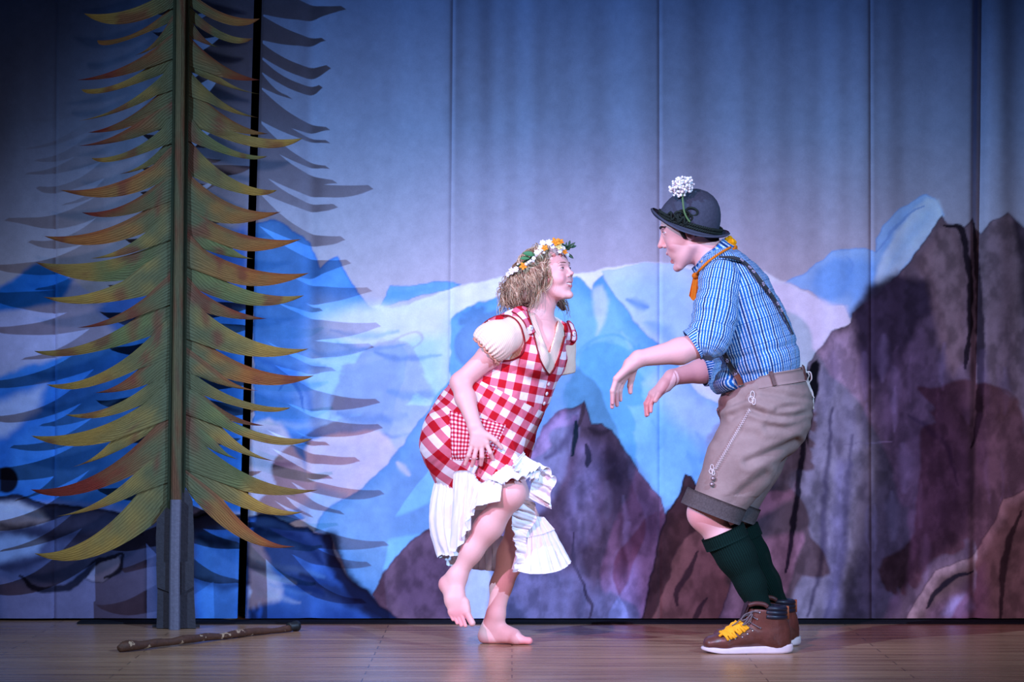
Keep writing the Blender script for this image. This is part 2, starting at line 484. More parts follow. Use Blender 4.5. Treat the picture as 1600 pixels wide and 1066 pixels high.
    poly(wall, rgb(112, 96, 112), rgb(120, 102, 120), 40, edge=rgb(44, 34, 56), ew=3, var=0.6, spg=0.55)
    poly([(1266, 575), (1300, 525), (1330, 520), (1340, 600), (1350, 700), (1330, 850), (1300, 985), (1230, 985), (1250, 760)], rgb(152, 134, 160), rgb(158, 142, 172), 22, soft=10, op=0.9, var=0.45, spg=0.55)
    poly([(1331, 493), (1358, 446), (1400, 428), (1448, 436), (1470, 500), (1480, 560), (1520, 640), (1530, 780), (1500, 850), (1430, 900), (1380, 985), (1300, 985), (1340, 860), (1372, 740), (1360, 640), (1350, 600)],
         rgb(66, 54, 74), rgb(70, 56, 82), 40, soft=14, op=0.92, var=0.8, spg=0.55)
    poly([(1331, 495), (1358, 448), (1400, 428), (1450, 440), (1468, 480), (1440, 500), (1420, 540), (1400, 580), (1360, 600), (1346, 570)], rgb(38, 30, 48), rgb(44, 36, 56), 20, soft=8, op=0.9, var=0.5, spg=0.55)
    poly([(1430, 415), (1472, 345), (1500, 360), (1512, 420), (1510, 560), (1490, 590), (1470, 540), (1450, 440)], rgb(112, 90, 100), rgb(118, 98, 108), 20, soft=10, op=0.85, var=0.5, spg=0.55)
    poly([(1530, 380), (1550, 350), (1576, 336), (1600, 380), (1600, 640), (1560, 660), (1540, 560)], rgb(108, 90, 100), rgb(114, 96, 110), 24, soft=10, op=0.8, var=0.6, spg=0.55)
    poly([(1580, 340), (1640, 380), (1640, 560), (1604, 520), (1596, 420)], rgb(40, 30, 46), None, soft=6, op=0.8, var=0.5, spg=0.55)
    stroke([(1478, 352), (1504, 362), (1514, 430), (1516, 520), (1508, 575)], rgb(24, 18, 30), 5.5, 0.95)
    stroke([(1522, 348), (1530, 420), (1534, 520), (1532, 640), (1520, 700)], rgb(30, 22, 34), 6, 0.9)
    poly([(1256, 640), (1260, 590), (1270, 566), (1277, 562), (1283, 568), (1281, 600), (1270, 640), (1262, 700)], rgb(18, 16, 26), None, soft=2, var=0.3)
    stroke([(1262, 575), (1258, 640), (1250, 740), (1236, 850), (1228, 895)], rgb(26, 22, 40), 5, 0.95)
    stroke([(1300, 640), (1290, 760), (1282, 880), (1262, 965)], rgb(62, 50, 88), 5, 0.7, 0.9)
    stroke([(1330, 680), (1322, 790), (1310, 900), (1290, 970)], rgb(70, 58, 100), 6, 0.6, 0.9)
    stroke([(1420, 650), (1450, 668), (1480, 700), (1500, 760)], rgb(40, 30, 56), 4, 0.6, 0.8)
    stroke([(1318, 695), (1360, 692), (1400, 694)], rgb(130, 112, 150), 1.6, 0.4)
    poly([(1288, 985), (1296, 860), (1310, 720), (1322, 720), (1318, 860), (1310, 985)], rgb(150, 136, 192), None, soft=10, op=0.6, var=0.5, spg=0.55)
    for k in range(90):
        x0 = 1270 + RP.random() * 330; y0 = 520 + RP.random() * 400
        stroke([(x0, y0), (x0 - 4 + 8 * RP.random(), y0 + 30), (x0, y0 + 70)], [lav, dpur, rgb(120, 98, 138), ink][k % 4], 2.5 + 7 * RP.random(), 0.17, 1.0)
    # boulder bottom right
    poly([(1413, 985), (1416, 965), (1430, 936), (1462, 892), (1500, 874), (1521, 868), (1547, 825), (1567, 780), (1600, 766), (1700, 740), (2060, 760), (2060, 985)],
         rgb(166, 142, 150), rgb(118, 96, 98), 20, edge=rgb(64, 48, 66), ew=3, var=0.5, spg=0.55)
    poly([(1440, 985), (1450, 950), (1500, 915), (1540, 880), (1548, 985)], rgb(112, 86, 108), None, soft=12, op=0.8, var=0.5, spg=0.55)
    poly([(1475, 960), (1490, 935), (1512, 930), (1520, 950), (1500, 968)], rgb(170, 160, 214), None, soft=10, op=0.8, var=0.3, spg=0.55)
    stroke([(1522, 892), (1490, 905), (1460, 928), (1448, 950)], ink, 4, 0.9)
    stroke([(1596, 800), (1575, 850), (1566, 910), (1560, 975)], rgb(36, 26, 34), 5, 0.85)
    # ---------- left of the tree
    poly([(-430, 985), (-430, 420), (-200, 450), (0, 448), (30, 430), (58, 412), (90, 420), (112, 436), (160, 470), (260, 430), (330, 380), (386, 350), (386, 985)], rgb(170, 172, 214), rgb(176, 178, 220), 40, soft=3, var=0.3)
    poly([(-100, 470), (0, 450), (30, 430), (58, 412), (92, 420), (112, 438), (96, 470), (40, 482), (0, 486), (-100, 500)], rgb(40, 120, 210), rgb(36, 112, 204), 12, soft=5, var=0.4)
    poly([(150, 480), (220, 420), (300, 400), (386, 350), (386, 560), (300, 560), (200, 540)], rgb(58, 120, 216), rgb(50, 110, 206), 30, soft=10, op=0.9, var=0.5)
    poly([(-200, 640), (0, 588), (40, 574), (90, 560), (140, 540), (200, 520), (240, 520), (386, 480), (386, 800), (200, 790), (60, 780), (-200, 790)], rgb(64, 134, 222), rgb(52, 120, 214), 30, soft=5, var=0.5)
    poly([(0, 690), (50, 640), (110, 606), (200, 550), (240, 520), (240, 800), (120, 800), (0, 770)], rgb(46, 110, 206), rgb(64, 132, 222), 36, soft=6, op=0.8, var=0.5)
    poly([(20, 620), (70, 600), (60, 640), (10, 680), (-40, 690), (-40, 640)], rgb(196, 206, 246), None, soft=10, op=0.75, var=0.25)
    poly([(0, 500), (90, 480), (130, 500), (90, 540), (20, 566), (-60, 570), (-60, 510)], rgb(190, 190, 236), None, soft=12, op=0.8, var=0.25)
    poly([(-430, 985), (-430, 790), (0, 774), (34, 772), (73, 787), (140, 793), (242, 808), (300, 806), (340, 800), (386, 806), (386, 985)], rgb(56, 62, 98), rgb(74, 82, 124), 30, edge=ink, ew=9, var=0.7)
    poly([(-40, 786), (30, 784), (66, 800), (76, 812), (40, 822), (-40, 830)], rgb(206, 212, 246), rgb(190, 204, 248), 12, soft=6, var=0.25)
    poly([(-60, 838), (40, 836), (70, 846), (60, 864), (0, 880), (-60, 880)], rgb(150, 176, 230), None, soft=8, op=0.85, var=0.3)
    poly([(0, 905), (60, 915), (110, 905), (200, 890), (240, 870), (245, 930), (245, 985), (0, 985)], rgb(104, 104, 146), rgb(116, 112, 152), 20, soft=8, op=0.9, var=0.4)
    poly([(130, 908), (142, 885), (166, 872), (186, 868), (192, 880), (180, 902), (160, 912)], rgb(140, 136, 170), None, edge=rgb(28, 26, 46), ew=3, soft=3, var=0.3)
    stroke([(30, 900), (60, 922), (100, 918), (130, 900), (150, 878), (190, 866)], ink, 6, 0.9)
    stroke([(192, 868), (190, 884), (178, 900), (164, 904)], ink, 4, 0.9)
    stroke([(0, 820), (60, 832), (130, 838), (220, 830)], rgb(34, 36, 64), 9, 0.7, 0.9)
    stroke([(0, 888), (40, 884), (80, 870)], rgb(30, 34, 66), 7, 0.7, 0.9)
    poly([(304, 830), (386, 820), (386, 985), (304, 985)], rgb(46, 112, 206), rgb(70, 136, 224), 20, soft=8, op=0.85, var=0.6)
    stroke([(300, 806), (330, 802), (386, 812)], ink, 5, 0.85)
    stroke([(304, 838), (340, 846), (386, 842)], rgb(26, 34, 74), 8, 0.7, 0.9)
    stroke([(304, 905), (340, 915), (386, 912)], rgb(26, 40, 90), 8, 0.6, 0.9)
    m = ((X - 10) / 19) ** 2 + ((Y - 750) / 21) ** 2
    k = (1 - sstep(0.75, 1.15, m))[..., None]
    C = C * (1 - k) + rgb(20, 22, 42) * k
    C = C * (0.93 + 0.14 * n2[..., None])
    return np.clip(C, 0.002, 0.95)

RP = random.Random(5)

def fold(xm, zm):
    """cloth relief (metres, + away from the camera)"""
    f = 0.013 * np.sin(xm * 7.3 + 0.7) + 0.011 * np.sin(xm * 15.1 + 2.0 + 0.25 * zm) + 0.006 * np.sin(xm * 31.0 + 1.0 + 0.4 * zm) * (0.5 + 0.5 * np.sin(xm * 3.1)) + 0.0035 * np.sin(xm * 53.0 + 0.8 * np.sin(xm * 9)) * (0.5 + 0.5 * np.sin(xm * 4.7 + 2))
    up = 0.25 + 0.75 * sstep(0.3, 2.4, zm)
    f = f * up
    f = f + 0.05 * np.exp(-((xm - W(1524, 0, DB)[0] - 0.01 * zm) / 0.022) ** 2) * (0.45 + 0.55 * sstep(0.6, 2.0, zm))
    f = f - 0.022 * np.exp(-((xm - W(1562, 0, DB)[0]) / 0.05) ** 2) * up
    f = f + 0.018 * np.exp(-((xm - W(195, 0, DB)[0]) / 0.05) ** 2) * up
    f = f + 0.016 * np.exp(-((xm - W(485, 0, DB)[0]) / 0.035) ** 2)
    return f

def cloth_mat():
    b = NB('painted_cloth')
    a = b.attr('Col').outputs['Color']
    tc = b.n('ShaderNodeTexCoord').outputs['Object']
    f1 = b.noise(230, 2, 0.6, tc); f2 = b.noise(28, 5, 0.65, tc)
    g = b.math('MULTIPLY_ADD', f1, 0.22, 0.89)
    g = b.math('MULTIPLY', g, b.math('MULTIPLY_ADD', f2, 0.30, 0.85))
    mul = b.n('ShaderNodeVectorMath', operation='SCALE')
    b.l(a, mul.inputs[0]); b.l(g, mul.inputs['Scale'])
    b.bump(f1, 0.12, 0.002)
    return b.fin(mul.outputs[0], 0.9, 0.1)

CLOTH = cloth_mat()
def cloth_panel(parent, x0a, x1a, lean0, lean1, xin):
    """one sewn width of cloth; x0a/x1a photo px at the foot, lean = px shift per 970 px of height"""
    px = []
    x = x0a
    while x < x1a - 1e-6:
        px.append(x)
        x += 2.0 if (-8 <= x < 1608) else 12.0
    px.append(x1a)
    py = [966.5]
    while py[-1] > -440:
        py.append(py[-1] - (2.0 if py[-1] > -6 else 14.0))
    px = np.array(px, float); py = np.array(py, float)
    u = (px - x0a) / (x1a - x0a)
    X, Y = np.meshgrid(px, py)
    U = np.tile(u, (len(py), 1))
    lean = (lean0 * (1 - U) + lean1 * U) * (966.5 - Y) / 966.5
    X = X + lean
    xm = (X - 800) * DB / FPX; zm = CH - (Y - HOR) * DB / FPX
    dep = DB + fold(xm, zm)
    e = np.minimum(np.abs(X - X[:, :1]), np.abs(X - X[:, -1:]))
    dep = dep + 0.006 * np.exp(-(e / 2.5) ** 2)          # seam turned back
    V = np.stack([xm, dep, zm], -1).reshape(-1, 3)
    C = paint(X, Y).reshape(-1, 3)
    nr, nc = X.shape
    i = np.arange(nr * nc).reshape(nr, nc)
    F = np.stack([i[:-1, :-1], i[:-1, 1:], i[1:, 1:], i[1:, :-1]], -1).reshape(-1, 4)
    return mesh_from('cloth_panel', V, F, CLOTH, parent, col=C)

bl = empty('painted_backdrop', W(180, 970, DB))
tag(bl, 'painted cloth of dark blue rocks hanging behind the wooden fir tree', 'backdrop')
for x0, x1, l0, l1 in ((-430, -250, 0, 0), (-250, 84, 0, 4), (84, 371, 4, 26)):
    RP.seed(5); cloth_panel(bl, x0, x1, l0, l1, None)
br_ = empty('painted_backdrop', W(1000, 970, DB))
tag(br_, 'painted cloth of blue snowy mountains and purple rocks behind the two actors', 'backdrop')
for x0, x1, l0, l1 in ((383, 700, 26, 8), (700, 1031, 8, -1), (1031, 1362, -1, -3), (1362, 1690, -3, 0), (1690, 2040, 0, 0)):
    RP.seed(5); cloth_panel(br_, x0, x1, l0, l1, None)
# added black strip standing in for the shadowed gap under the drop's hem
m = MB(); m.box((0.9, 10.06, 0.004), (2.6, 0.055, 0.004))
tag(m.build('hem_gap_strip', BLACK, smooth=False), 'narrow black strip added as the dark shadow gap along the foot of the backdrop', 'dark strip')
# ------------------------------------------------------------------ the wooden fir tree
DT = 9.86
LB = [((131, 21), (263, 15), (187, 38), 'y'), ((152, 63), (262, 37), (178, 68.5), 'o'), ((210, 86.5), (248, 71), None, 'o'),
      ((120, 125), (228, 107), None, 'r'), ((127, 139.5), (256, 115), (165, 144.5), 'y'), ((122, 189), (245, 149), None, 'y'),
      ((137, 207), (206, 197), None, 'r'), ((122, 228), (253, 201), None, 'r'), ((143, 247), (255, 228), (180, 252), 'y'),
      ((186, 272), (242, 256), None, 'y'), ((94, 297), (243, 289), (170, 308.5), 'o'), ((128, 332), (223, 330), (168, 339.5), 'r'),
      ((69, 369), (228, 363), (143, 383), 'o'), ((141, 404), (240, 384), None, 'y'), ((56, 410), (194, 438), (120, 436), 'g'),
      ((68, 464), (230, 462), (132, 475), 'y'), ((120.5, 512), (216, 494), None, 'r'), ((53, 548.5), (236, 525), (120, 555), 'g'),
      ((73, 601), (216, 577), (130, 606.5), 'y'), ((148, 614), (232, 600), None, 'r'), ((102, 648), (225, 631), (157, 652.5), 'y'),
      ((48.5, 681), (173, 690), (104, 697), 'y'), ((108, 731), (229, 680), None, 'y'), ((48, 765), (209, 742), (113, 774), 'r'),
      ((88, 807), (215, 771), None, 'y'), ((53.6, 865), (246, 815), (140, 872), 'y')]
RB = [((406, 29), (297, 10), (362, 39.5), 'o'), ((395, 60), (301, 36), (358, 66), 'y'), ((343, 74), (297, 58), None, 'y'),
      ((406, 125), (342, 119.5), None, 'r'), ((409, 147.5), (297, 111), None, 'y'), ((404, 184), (326, 161), None, 'y'),
      ((419.5, 209), (365, 205.6), None, 'o'), ((473, 216), (311.5, 201), (408, 231), 'y'), ((417.5, 244), (299, 222), (376, 247), 'g'),
      ((433, 297), (300, 276), (385, 304), 'y'), ((439, 331), (328.5, 345), (380, 348.5), 'o'), ((471, 373.6), (363, 388), (412, 391.5), 'o'),
      ((396, 404.6), (317.5, 389), None, 'g'), ((483, 426.6), (354, 440), (418, 446.5), 'o'), ((475.6, 461.5), (312, 454.6), (402, 478), 'g'),
      ((417, 498), (322, 489), None, 'r'), ((482.7, 545), (334, 544.6), (414, 558), 'y'), ((490.7, 587), (354, 591.7), (430, 602), 'o'),
      ((405, 611), (306, 586.6), None, 'o'), ((454, 637), (319.5, 618.5), (404, 642.5), 'y'), ((413, 665), (361.5, 658), None, 'r'),
      ((489, 685.6), (347, 668), (428, 694.5), 'g'), ((432, 721), (339.5, 692), None, 'y'), ((375, 718.5), (322, 698), None, 'g'),
      ((497, 765.6), (382, 768), (440, 774), 'g'), ((473.6, 800), (349, 781.5), (420, 804), 'y'), ((461.5, 854), (298, 775), (380, 843), 'o')]

def trunk_x(y): return 283.5 - 10.0 * y / 978.0

def blade_mat():
    b = NB('painted_fir_board')
    a = b.attr('Col').outputs['Color']
    p = b.attr('pat').outputs['Vector']
    nz = b.noise(1.0, 3, 0.6, b.scaled(p, (6.0, 34.0, 1.0)))
    nz2 = b.noise(1.0, 5, 0.7, b.scaled(p, (2.2, 9.0, 1.0)))
    sep = b.n('ShaderNodeSeparateXYZ'); b.l(p, sep.inputs[0])
    w = b.math('SINE', b.math('ADD', b.math('MULTIPLY', sep.outputs[1], 62.0), b.math('MULTIPLY', nz2, 9.0)))
    h = b.math('ADD', b.math('MULTIPLY', w, 0.25), nz)
    g = b.math('MULTIPLY_ADD', h, 0.55, 0.58)
    mul = b.n('ShaderNodeVectorMath', operation='SCALE')
    b.l(a, mul.inputs[0]); b.l(g, mul.inputs['Scale'])
    b.bump(h, 0.8, 0.004)
    return b.fin(mul.outputs[0], 0.75, 0.25)
FIR = blade_mat()
fir = empty('fir_tree_prop', W(trunk_x(978), 979, DT))
tag(fir, 'tall flat wooden stage fir tree painted green, ochre and red', 'stage prop')

def bez(a, c, b, n):
    t = np.linspace(0, 1, n)[:, None]
    return (1 - t) ** 2 * a + 2 * t * (1 - t) * c + t * t * b

KC = {'y': (rgb(160, 140, 82), rgb(196, 154, 74)), 'o': (rgb(164, 124, 72), rgb(190, 118, 60)), 'r': (rgb(142, 106, 70), rgb(156, 58, 44)), 'g': (rgb(122, 132, 82), rgb(176, 142, 74))}
GREEN = rgb(112, 116, 82); TEAL = rgb(86, 110, 96)
def blades(L, side, prev):
    for k, (tip, notch, belly, kind) in enumerate(L):
        P = np.array(prev, float); T = np.array(tip, float); N = np.array(notch, float)
        if belly is None:
            d = T - N
            B = (T + N) / 2 + np.array([0, 0.05 * np.linalg.norm(d)])
            bb = 3.0
        else:
            B = np.array(belly, float); bb = max(B[1] - T[1], 2.0)
        last = k == len(L) - 1
        # upper edge: trunk -> previous notch -> tip
        xt_u = trunk_x(P[1]) + side * 5
        y_in = P[1] - 0.55 * abs(P[0] - xt_u) - 16
        y_out = N[1] - 0.40 * abs(N[0] - xt_u) + 2
        if last: y_out = N[1] - 28
        cu = np.array([P[0] * 0.52 + T[0] * 0.48, T[1] + bb * 0.45 if belly is not None else T[1] - 0.16 * (T[1] - P[1])])
        up = np.vstack([bez(np.array([xt_u, y_in]), np.array([(xt_u + P[0]) / 2, (y_in + P[1]) / 2 - 3]), P, 8)[:-1], bez(P, cu, T, 22)])
        xt_l = trunk_x(N[1]) + side * 5
        cl = 2 * B - 0.5 * (N + T)
        cl[0] = np.clip(cl[0], min(N[0], T[0]), max(N[0], T[0]))
        lo = np.vstack([bez(np.array([xt_l, y_out]), np.array([(xt_l + N[0]) / 2, (y_out + N[1]) / 2]), N, 8)[:-1], bez(N, cl, T, 22)])
        ns = len(up); nt = 7
        t = np.linspace(0, 1, nt)
        G = up[:, None, :] * (1 - t)[None, :, None] + lo[:, None, :] * t[None, :, None]
        lay = 0.012 * (0.5 + 0.5 * math.sin(k * 2.39))         # boards lie at slightly different depths
        thick = 0.018
        base = DT - 0.004 - lay
        s = np.linspace(0, 1, ns)
        V = []; C = []; PT = []
        c1, c2 = KC[kind]
        for f in range(2):
            for i in range(ns):
                for j in range(nt):
                    x, y = G[i, j]
                    bow = 0.004 * (1 - (2 * t[j] - 1) ** 2)
                    D = base - bow if f == 0 else base + thick
                    V.append(W(x, y, D))
                    q = np.clip((abs(x - trunk_x(y)) - 6) / 150.0, 0, 1)
                    nn = vnoise(np.array(x / 26.0), np.array(y / 18.0), 77) - 0.5
                    qq = np.clip(q + nn * 0.5, 0, 1)
                    c = GREEN * (1 - sstep(0.05, 0.55, qq)) + c1 * sstep(0.05, 0.55, qq)
                    e = sstep(0.45, 0.95, qq)
                    c = c * (1 - e) + c2 * e
                    te = (1 - sstep(0.0, 0.16, q)) * 0.6
                    c = c * (1 - te) + TEAL * te
                    n2 = vnoise(np.array(x / 19.0 + 40), np.array(y / 33.0), 91)
                    r_ = sstep(0.66, 0.86, n2) * 0.6
                    c = c * (1 - r_) + rgb(138, 62, 58) * r_
                    if kind in 'ro' and t[j] < 0.2:
                        c = c * 0.6 + rgb(150, 50, 38) * 0.4
                    C.append(c * 0.74)
                    PT.append((s[i] * np.linalg.norm(T - P) / 60.0, t[j] * (0.25 + np.linalg.norm(up[max(i - 3, 0)] - lo[max(i - 3, 0)]) / 70.0) + k * 3.7, k))
        o2 = ns * nt
        F = []
        for i in range(ns - 1):
            for j in range(nt - 1):
                a, b, c, d = i * nt + j, i * nt + j + 1, (i + 1) * nt + j + 1, (i + 1) * nt + j
                F.append((a, b, c, d) if side < 0 else (d, c, b, a))
                F.append((o2 + d, o2 + c, o2 + b, o2 + a) if side < 0 else (o2 + a, o2 + b, o2 + c, o2 + d))
        for i in range(ns - 1):
            for j in (0, nt - 1):
                a, d = i * nt + j, (i + 1) * nt + j
                q = (a, d, o2 + d, o2 + a)
                F.append(q if (j == 0) == (side < 0) else q[::-1])
        for j in range(nt - 1):
            F.append((j, o2 + j, o2 + j + 1, j + 1) if side < 0 else (j + 1, o2 + j + 1, o2 + j, j))
        o = mesh_from('branch', V, F, FIR, fir, col=np.array(C), vec=PT, smooth=False)
        prev = notch
# branches above the frame, drawn on in the same rhythm, then the visible ones
upL = [((150, -300), (266, -305), None, 'y'), ((140, -240), (264, -238), None, 'o'), ((128, -180), (262, -175), (170, -168), 'r'), ((136, -120), (260, -118), None, 'y'), ((126, -60), (258, -55), (170, -50), 'y'), ((140, -20), (262, -15), None, 'o')]
upR = [((410, -300), (300, -305), None, 'y'), ((420, -240), (300, -238), None, 'g'), ((430, -180), (304, -175), (370, -168), 'o'), ((424, -120), (302, -118), None, 'y'), ((432, -60), (300, -52), (375, -48), 'g'), ((400, -12), (298, -12), None, 'y')]
blades(upL + LB, -1, (268, -345))
blades(upR + RB, 1, (300, -345))

def bar(name, pts, w, d0, d1, mat, colf=None, seg=40):
    """upright strip: pts = polyline of photo px centre, w half width px (list), front depth bulge"""
    P = catmull(pts, 10); n = len(P)
    ws = np.interp(np.linspace(0, 1, n), np.linspace(0, 1, len(w)), w)
    V = []; F = []; C = []; PT = []
    prof = [(-1, 1.0), (-1, 0.35), (-0.75, 0.08), (0, 0.0), (0.75, 0.08), (1, 0.35), (1, 1.0)]
    for i in range(n):
        for a, q in prof:
            V.append(W(P[i][0] + a * ws[i], P[i][1], d0 + (d1 - d0) * q))
            C.append(colf(P[i][0] + a * ws[i], P[i][1]) if colf else (1, 1, 1))
            PT.append((P[i][1] / 60.0, a * 0.25 + 9, 0))
    m = len(prof)
    for i in range(n - 1):
        for j in range(m):
            F.append((i * m + j, i * m + (j + 1) % m, (i + 1) * m + (j + 1) % m, (i + 1) * m + j))
    F.append(tuple(range(m))); F.append(tuple(range((n - 1) * m, n * m))[::-1])
    return mesh_from(name, V, F, mat, fir, col=np.array(C), vec=PT, smooth=False)

def tcol(x, y):
    n = vnoise(np.array(y / 46.0), np.array(x / 9.0), 5); n2 = vnoise(np.array(y / 30.0 + 9), np.array(x / 5.0), 6)
    c = rgb(96, 104, 80) * (1 - n) + rgb(134, 116, 78) * n
    r = sstep(0.62, 0.8, n2)
    c = c * (1 - r * 0.7) + rgb(150, 84, 60) * r * 0.55
    return c * 0.7
def gcol(x, y):
    n = vnoise(np.array(y / 20.0), np.array(x / 6.0), 5)
    return (rgb(66, 88, 66) * (1 - n) + rgb(84, 92, 62) * n) * 0.45
bar('trunk', [(283.5 + 3.4, -345), (trunk_x(0), 0), (trunk_x(400), 400), (trunk_x(785), 785)], [6, 7.5, 7.5, 8.5], DT - 0.055, DT - 0.0, FIR, tcol)
bar('trunk_edge', [(276, -345), (trunk_x(0) - 10, 0), (trunk_x(400) - 10, 400), (trunk_x(795) - 11, 795)], [2.6, 3, 3, 3.2], DT - 0.036, DT - 0.0, FIR, gcol)
bar('trunk_edge', [(297, -345), (trunk_x(0) + 10, 0), (trunk_x(400) + 10, 400), (trunk_x(770) + 11, 770)], [2.6, 3, 3, 3.2], DT - 0.036, DT - 0.0, FIR, gcol)
GRAY = simple('grey_painted_stump', rgb(48, 47, 56), 0.7, 0.3, 90, 0.35, 0.5)
GRAYL = simple('pale_painted_stump_ridge', rgb(96, 94, 112), 0.6, 0.35, 90, 0.3, 0.5)
def board(name, outline, d0, d1, mat):
    n = len(outline)
    V = [W(x, y, d0) for x, y in outline] + [W(x, y, d1) for x, y in outline]
    F = [tuple(range(n))[::-1], tuple(range(n, 2 * n))] + [(i, (i + 1) % n, n + (i + 1) % n, n + i) for i in range(n)]
    o = mesh_from(name, V, F, mat, fir, smooth=False)
    bm = bmesh.new(); bm.from_mesh(o.data); bmesh.ops.recalc_face_normals(bm, faces=bm.faces); bm.to_mesh(o.data); bm.free()
    return o
YB = HOR + FPX * CH / (DT - 0.01) 
board('stump_board', [(244.5, YB), (246, 925), (243.5, 840), (245, 812), (258, 795), (268, 790), (268, YB)], DT - 0.034, DT + 0.03, GRAY)
board('stump_board', [(279, YB), (280, 790), (282, 768), (288, 762), (294, 768), (301, 783), (303, 830), (303, 925), (306, YB)], DT - 0.034, DT + 0.03, GRAY)
board('stump_band', [(245, 918), (244, 878), (265, 879), (265, 926)], DT - 0.043, DT - 0.03, GRAY)
board('stump_band', [(283, 929), (283, 878), (303, 877), (303, 917)], DT - 0.043, DT - 0.03, GRAY)
bar('stump_ridge', [(trunk_x(785) - 0.5, 781), (273, 880), (272.5, HOR + FPX * CH / (DT - 0.075))], [8.5, 8.5, 8.8], DT - 0.075, DT - 0.02, GRAYL)
board('brace_foot', [(238, YB + 0.0), (238, YB - 6), (312, YB - 6), (312, YB)], DT + 0.03, DT + 0.14, GRAY)

# ------------------------------------------------------------------ walking stick on the floor
def floor_pt(px, py, r=0.0):
    D = FPX * CH / (py - HOR)
    p = W(px, py, D); p[2] = r
    return p
a = floor_pt(186, 1020, 0.016); b = floor_pt(464, 986, 0.014)
st = empty('walking_stick', (a[0], a[1], 0))
tag(st, 'knobbly brown wooden walking stick lying on the floor', 'walking stick')
n = 46
u = np.linspace(0, 1, n)
P = a + (b - a) * u[:, None]
side = np.cross((b - a) / np.linalg.norm(b - a), (0, 0, 1))
P += side * (0.010 * np.sin(u * 7) + 0.004 * np.sin(u * 23))[:, None]
r = 0.0155 - 0.0035 * u + 0.0022 * np.sin(u * 31) * np.cos(u * 11) + 0.003 * np.exp(-((u - 0.04) / 0.03) ** 2) + 0.002 * np.exp(-((u - 0.72) / 0.02) ** 2)
r[0] *= 0.75
P[:, 2] = r + 0.0005 + 0.004 * np.maximum(np.sin(u * 5.5), 0)
def stick_mat():
    b_ = NB('stick_bark')
    tc = b_.n('ShaderNodeTexCoord').outputs['Object']
    f = b_.noise(1.0, 5, 0.7, b_.scaled(tc, (14, 60, 60)))
    f2 = b_.noise(1.0, 3, 0.5, b_.scaled(tc, (22, 30, 30)))
    c = b_.mix(f, rgb(38, 22, 16), rgb(104, 66, 46))
    k = b_.math('MULTIPLY', b_.math('GREATER_THAN', f2, 0.60), 0.85)
    c = b_.mix(k, c, rgb(178, 148, 118))
    b_.bump(f, 0.6, 0.006)
    return b_.fin(c, 0.6, 0.35)
m = MB(); m.tube(P[:-2], r[:-2], 12); m.build('shaft', stick_mat(), st)
m = MB(); d = (b - a) / np.linalg.norm(b - a)
e = P[-3]
m.tube([e - d * 0.01, e - d * 0.008, e + d * 0.02, e + d * 0.024, e + d * 0.038, e + d * 0.042], [0.012, 0.0165, 0.0170, 0.0205, 0.0205, 0.012], 16)
for v in range(len(m.V)):
    m.V[v] = (m.V[v][0], m.V[v][1], max(m.V[v][2] + 0.006, 0.0006))
m.build('rubber_tip', simple('black_rubber', rgb(22, 24, 26), 0.5, 0.4), st)
# ------------------------------------------------------------------ smooth solid modelling (signed distance -> mesh)
def unit(v):
    v = np.asarray(v, float); return v / np.linalg.norm(v)

